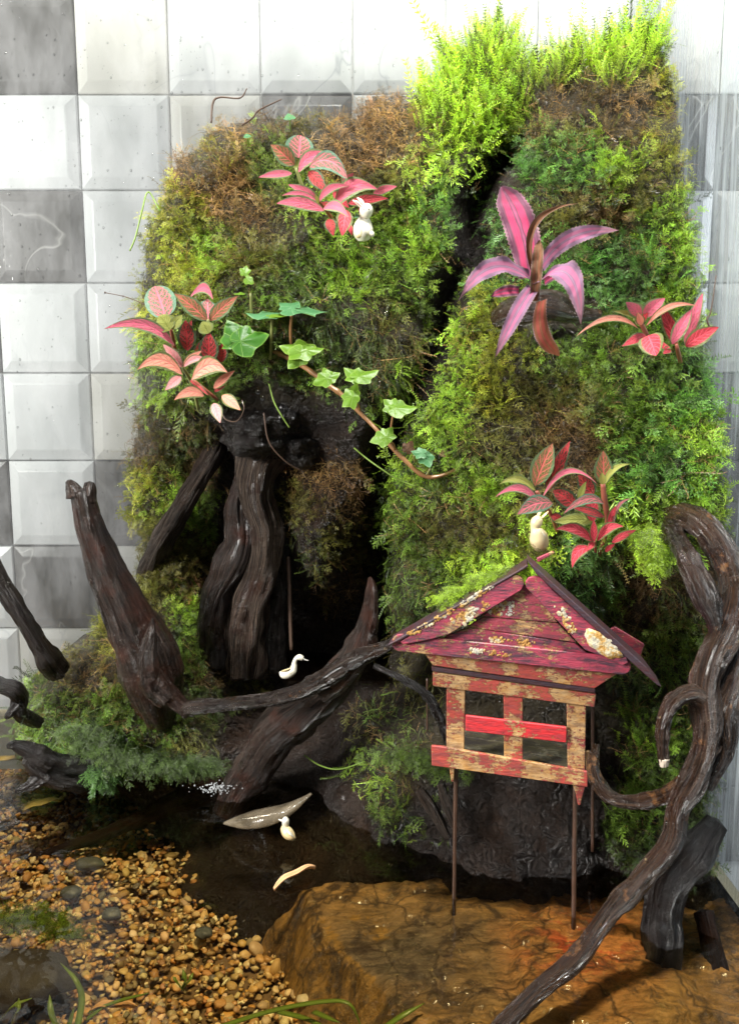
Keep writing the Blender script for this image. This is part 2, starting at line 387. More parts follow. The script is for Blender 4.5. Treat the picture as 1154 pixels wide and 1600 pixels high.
M['stem_brown'] = flat('brown_stem', (.30, .15, .06), .35, .3)
M['stem_green'] = flat('green_stem', (.24, .26, .08), .4)
M['stem_red'] = flat('red_stem', (.34, .10, .06), .4)
M['china'] = flat('white_glazed_resin', (.82, .80, .72), .2, .5, .15, (.74, .68, .50))
M['china_y'] = flat('yellowed_resin', (.80, .74, .50), .25, .5, .2, (.55, .36, .12))
M['china_pink'] = flat('pink_inner_ear', (.78, .55, .50), .4)
M['bill'] = flat('pale_bill', (.85, .83, .76), .3)
M['root'] = flat('thin_root', (.10, .06, .04), .5, .2)
M['green_thread'] = flat('green_thread', (.22, .34, .06), .45)
M['grassblade'] = flat('water_grass', (.14, .24, .03), .4, .2, 0, (.10, .14, .02))
M['yleaf'] = flat('sunken_yellow_leaf', (.62, .50, .20), .5, 0, 0, (.45, .36, .12))
M['oleaf'] = flat('sunken_orange_leaf', (.62, .30, .14), .5, 0, 0, (.6, .4, .2))
M['stone_slate'] = flat('slate_stone', (.10, .11, .11), .5, 0, 1, (.05, .055, .06))
M['stone_dark'] = flat('dark_boulder', (.035, .027, .02), .7, 0, 1, (.01, .008, .007))
t = NT('pebble'); oi = t.n('ObjectInfo').outputs['Color']; p = t.objc()
M['pebble'] = t.done(t.bsdf(col=t.mix(t.noise(p, 260, 4, .6), oi, t.mix(1.0, oi, (.6, .5, .4), 'MULTIPLY')), rough=.45, nrm=t.bump(t.noise(p, 700, 3), .4, .0005)))
t = NT('gravel'); vc = t.n('VertexColor', layer_name='col').outputs[0]; p = t.objc()
M['gravel'] = t.done(t.bsdf(col=t.mix(t.noise(p, 260, 4, .6), vc, t.mix(1.0, vc, (.6, .5, .4), 'MULTIPLY')), rough=.45, nrm=t.bump(t.noise(p, 700, 3), .4, .0005)))
t = NT('sand'); M['sand'] = t.done(t.bsdf(col=t.mix(t.noise(t.pos(), 300, 4), (.20, .12, .05), (.07, .04, .02)), rough=.8))
t = NT('slab_rock'); p = t.pos(); vc = t.n('VertexColor', layer_name='col').outputs[0]
str_ = t.noise(t.n('Mapping', {'Vector': p, 'Rotation': (0, 0, .9), 'Scale': (1, 4, 1)}).outputs[0], 60, 6, .7, .8)
c = t.mix(t.ramp(str_, [(.36, g(0)), (.66, g(1))]), t.mix(1.0, vc, g(.42), 'MULTIPLY'), t.mix(1.0, vc, g(1.35), 'MULTIPLY'))
c = t.mix(t.ramp(t.noise(p, 55, 8, .78, .5), [(.48, g(0)), (.60, g(.85))]), c, (.030, .019, .017))
cr_ = t.n('TexVoronoi', {'Vector': t.n('VectorMath', {0: p, 1: t.n('VectorMath', {0: t.n('TexNoise', {'Vector': p, 'Scale': 30.0, 'Detail': 5.0}).outputs[1], 1: (.05, .05, .05)}, operation='MULTIPLY').outputs[0]}, operation='ADD').outputs[0], 'Scale': 22.0}, feature='DISTANCE_TO_EDGE').outputs[0]
c = t.mix(t.ramp(cr_, [(.0, g(.85)), (.035, g(0))]), c, (.03, .016, .01))
c = t.mix(t.ramp(t.noise(p, 210, 5, .75), [(.60, g(0)), (.68, g(.7))]), c, (.42, .33, .19))
M['slab'] = t.done(t.bsdf(col=c, rough=.4, coat=.22, coatr=.1, nrm=t.bump(t.math('ADD', str_, t.noise(p, 300, 6, .7)), 1.0, .002)))

# ------------------------------------------------------------------ shape builders
def catmull(P, n):
    P = [np.array(p, float) for p in P]; P = [2*P[0]-P[1]]+P+[2*P[-1]-P[-2]]; out = []
    for i in range(1, len(P)-2):
        for k in range(n):
            t = k/n; a, b, c, d = P[i-1:i+3]
            out.append(.5*((2*b)+(-a+c)*t+(2*a-5*b+4*c-d)*t*t+(-a+3*b-3*c+d)*t**3))
    out.append(P[-2]); return np.array(out)
def tube(name, pts, mat, parent=None, sub=8, seg=14, rough=.12, ridge=.0, smooth=True, flat_=1.0, seed=0, caps=True, knots=0.0):
    """pts: (x, y, z, radius) in world metres"""
    C = catmull(pts, sub); P, r = C[:, :3], np.maximum(C[:, 3], 1e-5)
    n = len(P); T = np.gradient(P, axis=0); T /= np.linalg.norm(T, axis=1)[:, None]+1e-12
    s = np.r_[0, np.cumsum(np.linalg.norm(np.diff(P, axis=0), axis=1))]
    nrm = np.cross(T[0], [0.3, 0.2, 1.0]); nrm /= np.linalg.norm(nrm)
    V, UVs = [], []
    for i in range(n):
        nrm = nrm - T[i]*np.dot(nrm, T[i]); nrm /= np.linalg.norm(nrm)+1e-12
        b = np.cross(T[i], nrm)
        th = np.arange(seg+1)*2*math.pi/seg
        cx, cy = np.cos(th), np.sin(th)
        rr = r[i]*(1 + rough*fbm(cx*1.3+seed*3.1, cy*1.3, s[i]/max(r.mean(), 1e-4)*.35, 3, seed)
                   - ridge*np.abs(vnoise(cx*3.4+seed, cy*3.4, s[i]/max(r.mean(), 1e-4)*.16, seed+5))*1.6 - ridge*.4*np.abs(vnoise(cx*8+seed, cy*8, s[i]/max(r.mean(), 1e-4)*.4, seed+9)) + ridge*.35*fbm(cx*5+seed, cy*5, s[i]/max(r.mean(), 1e-4)*1.6, 3, seed+3)
                   + knots*np.maximum(0, vnoise(s[i]/max(r.mean(), 1e-4)*.45, seed*1.7)-.35))
        V.append(P[i] + np.outer(rr*cx, nrm) + np.outer(rr*cy*flat_, b))
        UVs += [(k/seg*r.mean()*6.28/.05, s[i]/.5) for k in range(seg+1)]
        V[-1][-1] = V[-1][0]
    V = np.concatenate(V); m = seg+1; Fc = []
    for i in range(n-1):
        for k in range(seg):
            a = i*m+k; Fc.append((a, a+1, a+m+1, a+m))
    if caps:
        nv = len(V)
        V = np.vstack([V, P[0]-T[0]*r[0]*.35, P[-1]+T[-1]*r[-1]*.35]); UVs += [(0, 0), (0, s[-1]/.5)]
        for k in range(seg):
            Fc.append((nv, k+1, k)); a = (n-1)*m+k; Fc.append((nv+1, a, a+1))
    return mesh_obj(name, V, Fc, mat, parent, smooth, UVs)
def ptube(name, pts, mat, parent=None, **k):
    """pts: (px, py, D, radius in px)"""
    return tube(name, [tuple(at(a, b, d))+(mm(r, d),) for a, b, d, r in pts], mat, parent, **k)

def leaf(parent, base, tip, w, mat, mid=None, arch=.12, roll=0.0, cup=.12, lean=0.0, prof='ovate', wav=0.0, name='leaf', tooth=0.0, nu=16, nv=8, label=None):
    """base, tip: (px, py, D); w: widest part in px"""
    B, T = at(*base), at(*tip); D = (base[2]+tip[2])/2
    ax = (T-B); L = ax.length; axn = ax.normalized()
    view = (Vector((0, 0, H))-(B+T)/2).normalized()
    side = axn.cross(view).normalized(); nrm = side.cross(axn).normalized()
    side, nrm = (side*math.cos(roll)+nrm*math.sin(roll)), (nrm*math.cos(roll)-side*math.sin(roll))
    Mid = at(*mid) if mid else (B+T)/2+(UV_*.6+nrm*.8).normalized()*L*arch
    Mid = Mid*2-(B+T)/2 if mid else Mid
    hw = mm(w, D)/2; V, UVs = [], []
    for i in range(nu+1):
        u = i/nu; c = B*(1-u)**2+Mid*2*u*(1-u)+T*u*u
        if prof == 'ovate': f = (math.sin(math.pi*min(1, u**.85))**.75)*(1 if u < .5 else 1-.18*(u-.5)*2)+.05*(1-u)
        elif prof == 'round': f = math.sin(math.pi*u**.8)**.55+.04*(1-u)
        elif prof == 'strap': f = (.75+.35*math.sin(math.pi*u))*(1-max(0, (u-.8)/.2)**2*.9)
        elif prof == 'lance': f = (.62+.75*u-.9*u*u)*(1-u**6)*1.1 if u < 1 else 0
        else: f = min(1, .3+u*3)*(1-u)**.6
        f = max(f, .015)
        for j in range(nv+1):
            v = j/nv*2-1
            off = cup*hw*(abs(v)**1.6)*f*(1 if True else 0)
            off += wav*hw*math.sin(u*19+(2 if v > 0 else 0))*abs(v)**3
            vv = v
            if tooth and abs(v) == 1: vv = v*(1+tooth*((i % 2)*2-1))
            off += .05*hw*mnoise.noise(c*260+Vector((0, 0, v)))
            V.append(c+side*(vv*hw*f)+nrm*off)
            UVs.append((u, v))
    m = nv+1
    Fc = [(i*m+j, i*m+j+1, (i+1)*m+j+1, (i+1)*m+j) for i in range(nu) for j in range(nv)]
    o = mesh_obj(name, V, Fc, mat, parent, True, UVs)
    if label: o['label'] = label
    return o
def prism(name, poly, y0, y1, fr, mat, parent, bevel=.0004, warp=0.0):
    """poly in pixels, carried on to the plane y=y0 of frame fr, with real thickness to y1"""
    pts = [fr(px, py, y0) for px, py in poly]
    bm = bmesh.new(); n = len(pts); k = (y1-y0)
    a = [bm.verts.new(p) for p in pts]; b = [bm.verts.new(p+fr.n*k) for p in pts]
    bm.faces.new(a); bm.faces.new(b[::-1])
    for i in range(n): bm.faces.new((a[i], b[i], b[(i+1) % n], a[(i+1) % n]))
    bmesh.ops.recalc_face_normals(bm, faces=bm.faces)
    bmesh.ops.bevel(bm, geom=list(bm.edges), offset=bevel, segments=1, affect='EDGES', clamp_overlap=True)
    me = bpy.data.meshes.new(name); bm.to_mesh(me); bm.free(); me.materials.append(mat)
    o = bpy.data.objects.new(name, me); COL.objects.link(o)
    o.parent = parent; o.matrix_parent_inverse = parent_mat(parent).inverted()
    return o

# ================================================================== the tile wall
WALL_Y, TS, X0, Z0 = 0.75, 0.0778, -0.2477, 0.5328
wall = empty('tile_wall', (0, WALL_Y+.03, -.2), 'wall of bevelled square marble tiles in white and grey behind the tank', 'wall')
def box(name, lo, hi, mat, parent=None, bevel=0):
    bm = bmesh.new(); bmesh.ops.create_cube(bm, size=1)
    for v in bm.verts: v.co = Vector([lo[i]+(v.co[i]+.5)*(hi[i]-lo[i]) for i in range(3)])
    if bevel: bmesh.ops.bevel(bm, geom=list(bm.edges), offset=bevel, segments=2, affect='EDGES')
    me = bpy.data.meshes.new(name); bm.to_mesh(me); bm.free(); me.materials.append(mat)
    o = bpy.data.objects.new(name, me); COL.objects.link(o)
    if parent: o.parent = parent; o.matrix_parent_inverse = parent_mat(parent).inverted()
    return o
box('backing', (-1.2, WALL_Y+.004, -.30), (1.2, WALL_Y+.03, 1.0), M['grout'], wall)
def tile_mesh(mat):
    h = TS/2-.0006; q = h-.0085; V = []
    for s_, y in ((h, .006), (h, -.0005), (h-.0008, -.0014), (q, -.0042), (q-.0012, -.0045)):
        V += [(-s_, y, -s_), (s_, y, -s_), (s_, y, s_), (-s_, y, s_)]
    Fc = []
    for k in range(4):
        for i in range(4): a = k*4+i; b = k*4+(i+1) % 4; Fc.append((a, b, b+4, a+4))
    Fc.append((16, 17, 18, 19))
    me = bpy.data.meshes.new('tile'); me.from_pydata(V, [], Fc); me.materials.append(mat)
    bm = bmesh.new(); bm.from_mesh(me); bmesh.ops.recalc_face_normals(bm, faces=bm.faces); bm.to_mesh(me); bm.free()
    return me
TM = {k: tile_mesh(M[k]) for k in ('tile_white', 'tile_cream', 'tile_grey')}
dark = {(0, -1), (1, 2), (2, -1), (3, -2), (5, -2), (5, 0), (6, -1), (1, 6), (1, 7), (4, 6), (4, 7), (3, 8), (-1, 1), (7, 2)}
for k in range(-2, 10):
    for j in range(-5, 11):
        d = (k, j) in dark or (k >= 4 and j >= 6) or (not -2 <= j <= 7 and random.random() < .25)  # right-hand block of grey tiles stands in for low light behind side glass
        kind = 'tile_grey' if d else ('tile_cream' if random.random() < .2+.06*k else 'tile_white')
        o = bpy.data.objects.new('tile', TM[kind]); COL.objects.link(o); o.parent = wall
        o.matrix_parent_inverse = parent_mat(wall).inverted()
        o.location = (X0+TS*(j+.5), WALL_Y+random.uniform(-.0004, .0004), Z0-TS*(k-.5))
        o.rotation_euler = (random.gauss(0, .006), 0, random.gauss(0, .006))

# ================================================================== water, floor
BACK, RIGHT = 0.718, 0.2105
def grid(name, xs, ys, zf, mat, **k):
    X, Y = np.meshgrid(xs, ys); Z = zf(X, Y); n, m = X.shape
    V = np.stack([X, Y, Z], -1).reshape(-1, 3)
    Fc = [(i*m+j, i*m+j+1, (i+1)*m+j+1, (i+1)*m+j) for i in range(n-1) for j in range(m-1)]
    return mesh_obj(name, V, Fc, mat, **k), X, Y, Z
wo, *_ = grid('water', np.linspace(-.55, RIGHT-.0006, 150), np.linspace(.22, BACK-.001, 100),
              lambda X, Y: .0004*fbm(X*30, Y*38, 0, 3, 3)+.0016*np.exp(-((X+.10)**2+(Y-.555)**2)/.0016)*np.sin(260*np.hypot(X+.10, Y-.57)), M['water'])
meta(wo, kind='structure')
bed = None
bo, *_ = grid('gravel_bed', np.linspace(-.55, RIGHT-.001, 60), np.linspace(.22, BACK-.001, 50), lambda X, Y: -.056+.004*fbm(X*9, Y*9), M['sand'])
meta(bo, kind='structure')
# pebbles
def pebble_mesh(seed, sub=2):
    bm = bmesh.new(); bmesh.ops.create_icosphere(bm, subdivisions=sub, radius=.5)
    r_ = random.Random(seed); sx, sy, sz = r_.uniform(.85, 1.25), r_.uniform(.7, 1.0), r_.uniform(.42, .7)
    for v in bm.verts:
        q = v.co.copy(); k = 1+.42*mnoise.noise(q*2.0+Vector((seed*3.3, 0, 0)))+.22*mnoise.noise(q*4.5+Vector((seed, 1, 0)))
        v.co = Vector((q.x*sx*k, q.y*sy*k, q.z*sz*k))
    V = np.array([v.co[:] for v in bm.verts]); Fc = [tuple(v.index for v in f.verts) for f in bm.faces]; bm.free()
    return V, Fc
PB = [pebble_mesh(i) for i in range(9)]
PAL = [(.46, .29, .11), (.54, .39, .18), (.38, .22, .08), (.64, .51, .29), (.52, .28, .07), (.33, .23, .10), (.25, .20, .11), (.72, .62, .40), (.46, .25, .09),
       (.14, .13, .10), (.34, .19, .10), (.52, .42, .24), (.36, .30, .18)]
PW = np.array([14, 14, 10, 10, 7, 9, 7, 6, 8, 3, 3, 8, 6], float); PW /= PW.sum()
peb = []
N = 14500
xs = rng.uniform(-.33, .13, N); ys = rng.uniform(.345, .70, N)
for i in range(N):
    sz = .0025+.0042*rng.random()**2.6
    if rng.random() < .02: sz *= 1.6
    z = -.0545+.004*float(fbm(xs[i]*9, ys[i]*9))+.0075*rng.random()
    peb.append((sz, xs[i], ys[i], z, int(rng.integers(9)), rng.uniform(0, 6.28), rng.normal(0, .35), rng.normal(0, .35), int(rng.choice(len(PAL), p=PW))))
def pc(i): k = 1.35*random.uniform(.75, 1.2); return tuple(float(np.clip(c*k*random.uniform(.93, 1.07), 0, 1)) for c in PAL[i])
def vis(p):
    px, py = project(np.array([p[1], p[2], p[3]])); return (-10 < px < 470+max(0, (py-1480))*.8) and py < 1605 and py > 1220 and p[3] > -.0505
peb.sort(key=lambda p: -(p[0]/p[2] if vis(p) else 0))
pm = []
for i, (V, Fc) in enumerate(PB):
    me = bpy.data.meshes.new('pebble'); me.from_pydata([tuple(v) for v in V], [], Fc); me.polygons.foreach_set('use_smooth', [True]*len(Fc)); me.materials.append(M['pebble']); pm.append(me)
for p in peb[:300]:
    o = bpy.data.objects.new('pebble', pm[p[4]]); COL.objects.link(o); o.parent = bo
    o.location = p[1:4]; o.rotation_euler = (p[6], p[7], p[5]); o.scale = (p[0],)*3; o.color = c4(pc(p[8]))
VV, FF, CC, base = [], [], [], 0
from mathutils import Euler
for p in peb[300:]:
    V, Fc = PB[p[4]]; m3 = np.array(Euler((p[6], p[7], p[5])).to_matrix())
    VV.append((V*p[0])@m3.T+np.array(p[1:4])); FF.append(np.array(Fc)+base); base += len(V); CC.append(np.tile(pc(p[8]), (len(V), 1)))
go = mesh_obj('gravel', np.concatenate(VV), np.concatenate(FF).tolist(), M['gravel'], bo, cols=np.concatenate(CC)); go['kind'] = 'stuff'

# ================================================================== the moss hill
HILL = [(20, 1180), (30, 1120), (45, 1060), (90, 1025), (130, 1010), (155, 965), (195, 930), (222, 905), (226, 860), (208, 800), (205, 730), (212, 660), (222, 630), (216, 600),
        (212, 540), (216, 470), (226, 410), (232, 350), (252, 320), (266, 270), (275, 245), (305, 236), (318, 210), (345, 195), (400, 182), (455, 184), (520, 182), (556, 182), (572, 152),
        (618, 142), (655, 150), (684, 122), (708, 84), (736, 60), (765, 46), (792, 46), (812, 72), (830, 100), (858, 82), (905, 76), (955, 66), (1000, 54), (1028, 52), (1042, 90),
        (1054, 140), (1064, 200), (1072, 300), (1080, 380), (1088, 450), (1096, 510), (1102, 580), (1110, 650), (1120, 720), (1130, 800), (1150, 900), (1160, 1000), (1130, 1120), (1110, 1200),
        (1100, 1290), (1120, 1380), (1200, 1480), (900, 1500), (700, 1480), (560, 1470), (450, 1490), (400, 1500), (350, 1490), (300, 1435), (232, 1385), (205, 1310), (212, 1262), (120, 1215), (60, 1200)]
CP = [(750, 60, .60), (900, 100, .575), (1000, 70, .575), (1050, 120, .56), (1040, 300, .525), (900, 300, .54), (1000, 480, .505), (900, 640, .50), (1050, 720, .465), (1100, 600, .497),
      (850, 870, .475), (700, 800, .515), (650, 700, .53), (780, 500, .53), (700, 350, .56), (900, 1000, .50), (960, 900, .48), (640, 950, .535), (800, 1250, .475), (700, 1300, .485), (1000, 1180, .46), (620, 1200, .51),
      (950, 1350, .455), (700, 1380, .462), (820, 1450, .44), (1080, 1000, .465), (1090, 1250, .455), (820, 1100, .50), (1090, 400, .522), (1120, 850, .47),
      (300, 300, .585), (450, 240, .59), (300, 500, .56), (500, 430, .55), (600, 350, .565), (600, 190, .60), (260, 700, .61), (230, 800, .62), (240, 420, .59), (400, 540, .55), (560, 560, .545),
      (400, 640, .56), (490, 650, .565), (560, 650, .55), (300, 610, .575), (350, 700, .62), (450, 740, .60), (560, 740, .578), (510, 810, .575), (500, 900, .595), (520, 950, .655), (600, 1000, .64), (560, 880, .64), (300, 820, .635), (380, 900, .65), (400, 1000, .64),
      (240, 900, .61), (200, 1000, .60), (300, 1010, .61), (100, 1080, .60), (120, 1140, .580), (60, 1150, .60), (250, 1120, .57), (320, 1180, .57), (340, 1110, .60), (420, 1080, .615), (560, 1080, .60), (380, 1230, .575), (430, 1160, .60),
      (130, 1205, .60), (215, 1262, .60), (250, 1320, .58), (300, 1400, .512), (400, 1480, .462), (430, 1310, .54), (560, 1300, .505), (600, 1350, .478), (500, 1400, .49), (480, 1230, .56), (540, 1220, .545)]
CP = np.array(CP)
A_ = np.hypot(CP[:, None, 0]-CP[None, :, 0], CP[:, None, 1]-CP[None, :, 1])
wgt = np.linalg.solve(A_+np.eye(len(CP))*2.0, CP[:, 2]-.55)
TRENCH = [(800, 236), (760, 270), (742, 330), (735, 410), (700, 465), (684, 540), (655, 600), (612, 670), (592, 760), (592, 900), (600, 1000)]
def depth(px, py):
    px, py = np.asarray(px, float), np.asarray(py, float); d = .55+0*px
    for (x, y, _), w in zip(CP, wgt): d = d+w*np.hypot(px-x, py-y)
    d = d + .062*np.exp(-(distline(px, py, TRENCH)/25)**2)
    return d
def surf(px, py, fine=True):
    px, py = np.asarray(px, float), np.asarray(py, float)
    d = depth(px, py)
    d = d - .014*fbm(px/80, py/70, 0, 3, 41) - .007*fbm(px/26, py/22, 0, 3, 43)
    e = np.clip(sdist(px, py, HILL)/55, 0, 1)
    left = np.clip((1000-px)/150, 0, 1)*np.clip((1250-py)/60, 0, 1)
    d = d + .05*(1-np.sqrt(1-(1-e)**2))*left + .012*(1-np.sqrt(1-(1-e)**2))
    P = atv(px, py, d)
    over = np.maximum(P[..., 0]/(RIGHT-.004), 1.0)
    d = d/over
    d = np.minimum(d, BACK-.004)
    return atv(px, py, d)
st = 6
gx, gy = np.meshgrid(np.arange(0, 1212, st), np.arange(30, 1512, st))
inside = inpoly(gx, gy, HILL)
P = surf(gx, gy)
P[..., 2] = np.maximum(P[..., 2], -.056)
idx = -np.ones(gx.shape, int); idx[inside] = np.arange(inside.sum())
V = P[inside].tolist(); Fc = []; nrow, ncol = gx.shape; ed = {}
for i in range(nrow-1):
    for j in range(ncol-1):
        q = (idx[i, j], idx[i+1, j], idx[i+1, j+1], idx[i, j+1])
        if min(q) >= 0:
            Fc.append(q)
            for k in range(4):
                a, b = q[k], q[(k+1) % 4]
                if (b, a) in ed: del ed[(b, a)]
                else: ed[(a, b)] = 1
back = {}
for a, b in list(ed):
    for q in (a, b):
        if q not in back:
            back[q] = len(V); v = V[q]; V.append([v[0], max(BACK-.003, v[1]+.001), v[2]])
    Fc.append((b, a, back[a], back[b]))
pxv, pyv = gx[inside].astype(float), gy[inside].astype(float)
WET = [[(690, 480), (735, 250), (810, 235), (800, 290), (765, 320), (755, 420), (720, 480), (690, 560), (650, 640), (600, 660)],
       [(330, 640), (700, 620), (640, 760), (610, 1000), (640, 1110), (520, 1350), (250, 1420), (330, 1240), (350, 1120), (420, 1010), (320, 1000)],
       [(670, 1190), (960, 1180), (1000, 1380), (660, 1400)]]
wetm = np.zeros(len(pxv))
for w_ in WET: wetm = np.maximum(wetm, np.clip(sdist(pxv, pyv, w_)/20+.5, 0, 1))
wetm = np.maximum(wetm, np.clip((pyv-1200)/60, 0, 1))
soil = np.array([.055, .042, .018]); wetc = np.array([.020, .011, .007])
cols = soil*(1-wetm[:, None])+wetc*wetm[:, None]
brown = np.clip(fbm(pxv/40, pyv/40, 0, 3, 9), 0, 1)[:, None]*wetm[:, None]
cols = cols+brown*np.array([.05, .022, .008])
cols = np.vstack([cols, np.tile(soil, (len(V)-len(cols), 1))])
hill = mesh_obj('hill', V, Fc, M['hill'], cols=cols); meta(hill, kind='structure')

# ---------------- fronds
def ribbon(V, F_, U, a, b, w, n, fold=.3):
    """slim pointed leaflet from a to b, 4 triangles, slightly folded"""
    a, b = np.array(a, float), np.array(b, float); ax = b-a; s = np.cross(ax, n); s /= np.linalg.norm(s)+1e-9
    m = a+ax*.45; k = len(V)
    V += [a, m+s*w-np.array(n)*w*fold, b, m-s*w-np.array(n)*w*fold, m+np.array(n)*w*fold*.4]
    u0, u1 = U
    F_ += [(k, k+1, k+4), (k+1, k+2, k+4), (k+2, k+3, k+4), (k+3, k, k+4)]
    return [u0, (u0+u1)/2, u1, (u0+u1)/2, (u0+u1)/2]
def frond(kind, seed):
    r_ = random.Random(seed); V, F_, U = [], [], []
    def stem(p0, d, L, droop, n, cb):
        pts = []; p = np.array(p0, float); d = np.array(d, float)
        for i in range(n+1):
            pts.append(p.copy()); d = d+np.array([r_.gauss(0, .11), r_.gauss(0, .07), -droop/n+r_.gauss(0, .06)]); d /= np.linalg.norm(d); p = p+d*L/n
        return pts
    N3 = np.array([0, 0, 1.0])
    def feather(pts, l0, w, u0=0.0, u1=1.0, ang=.9, dens=1):
        n = len(pts)-1
        for i in range(n):
            a, b = pts[i], pts[i+1]; t = i/n
            U.extend(ribbon(V, F_, (u0+(u1-u0)*t, u0+(u1-u0)*(t+1/n)), a, b+(b-a)*.3, w*.55, N3))
            d = (b-a)/np.linalg.norm(b-a); s = np.cross(d, N3)
            for sg in (-1, 1):
                for k in range(dens):
                    L = l0*(math.sin(math.pi*min(1, .18+.82*t))**.7*.9+.12)*r_.uniform(.35, 1.35)
                    q = a+(b-a)*(k+.5)/dens
                    an = ang*r_.uniform(.45, 1.3)
                    e = q+(d*math.cos(an)+s*sg*math.sin(an)+N3*r_.uniform(-.35, .55))*L
                    U.extend(ribbon(V, F_, (u0+(u1-u0)*t, min(1, u0+(u1-u0)*t+.3)), q, e, w, N3))
    if kind == 'feather':
        feather(stem((0, 0, 0), (0, 1, .35), 1, .6, 12, 0), .20, .015)
    elif kind == 'branchy':
        pts = stem((0, 0, 0), (0, 1, .3), 1, .5, 7, 0)
        feather(pts, .09, .013)
        for i in (1, 2, 4, 5):
            d = pts[i]-pts[i-1]; d /= np.linalg.norm(d); s = np.cross(d, N3)
            for sg in (-1, 1):
                e = d*.75+s*sg*.8+N3*r_.uniform(-.1, .2)
                feather(stem(pts[i], e/np.linalg.norm(e), .46*(1-.09*i)*r_.uniform(.7, 1.1), .3, 5, 0), .085, .0125, i/8, 1)
    elif kind == 'spiky':
        pts = stem((0, 0, 0), (0, .9, .3), 1, -.1, 12, 0)
        for i in range(1, 13):
            for k in range(3):
                th = i*2.4+k*1.57; q = pts[i]
                e = q+np.array([math.cos(th)*.12, .085, math.sin(th)*.12])*(1.15-.5*i/12)
                U.extend(ribbon(V, F_, (i/13, min(1, i/13+.2)), q, e, .013, np.array([-math.sin(th), .0, math.cos(th)])))
        for i in range(12): U.extend(ribbon(V, F_, (i/12, i/12), pts[i], pts[i+1]*1.0, .011, N3))
    elif kind == 'wisp':
        for s_ in range(5):
            d = np.array([r_.uniform(-.7, .7), 1, r_.uniform(-.1, .9)]); d /= np.linalg.norm(d)
            p = np.array([r_.uniform(-.1, .1), 0, 0]); cur = np.array([r_.gauss(0, .28), r_.gauss(0, .16), r_.gauss(-.1, .25)])
            L = r_.uniform(.5, 1)/8
            for i in range(8):
                q = p+d*L; U.extend(ribbon(V, F_, (i/8, (i+1)/8), p, q+d*L*.2, .011, np.array([.3, 0, 1])))
                if i % 2: U.extend(ribbon(V, F_, (i/8, 1), q, q+(d+np.array([r_.choice((-1, 1))*.9, 0, .2]))*.08, .010, N3))
                p = q; d = d+cur; d /= np.linalg.norm(d)
    elif kind == 'thread':
        pts = stem((0, 0, 0), (0, 1, .2), 1, .9, 14, 0)
        for i in range(14):
            U.extend(ribbon(V, F_, (i/14, (i+1)/14), pts[i], pts[i+1], .010, N3))
            for sg in (-1, 1):
                e = pts[i]+np.array([sg*.05, .03, .02]); U.extend(ribbon(V, F_, (i/14, 1), pts[i], e, .013, N3))
    V = np.array(V)
    me = bpy.data.meshes.new(kind+'_frond'); me.from_pydata(V.tolist(), [], F_)
    me.polygons.foreach_set('use_smooth', [False]*len(F_))
    l = me.uv_layers.new(name='UVMap'); ix = np.empty(len(me.loops), np.int32); me.loops.foreach_get('vertex_index', ix)
    uu = np.zeros((len(V), 2), np.float32); uu[:, 0] = U; l.data.foreach_set('uv', uu[ix].ravel())
    me.materials.append(M['moss']); me.update()
    return bpy.data.objects.new(kind+'_frond', me)       # only a source for the moss, never linked
VAR = [frond('feather', 1), frond('feather', 2), frond('branchy', 3), frond('branchy', 4), frond('branchy', 5), frond('spiky', 6), frond('spiky', 7), frond('wisp', 8), frond('wisp', 9), frond('thread', 10)]
KIND = {'feather': (0, 1), 'branchy': (2, 3, 4), 'spiky': (5, 6), 'wisp': (7, 8), 'thread': (9,)}

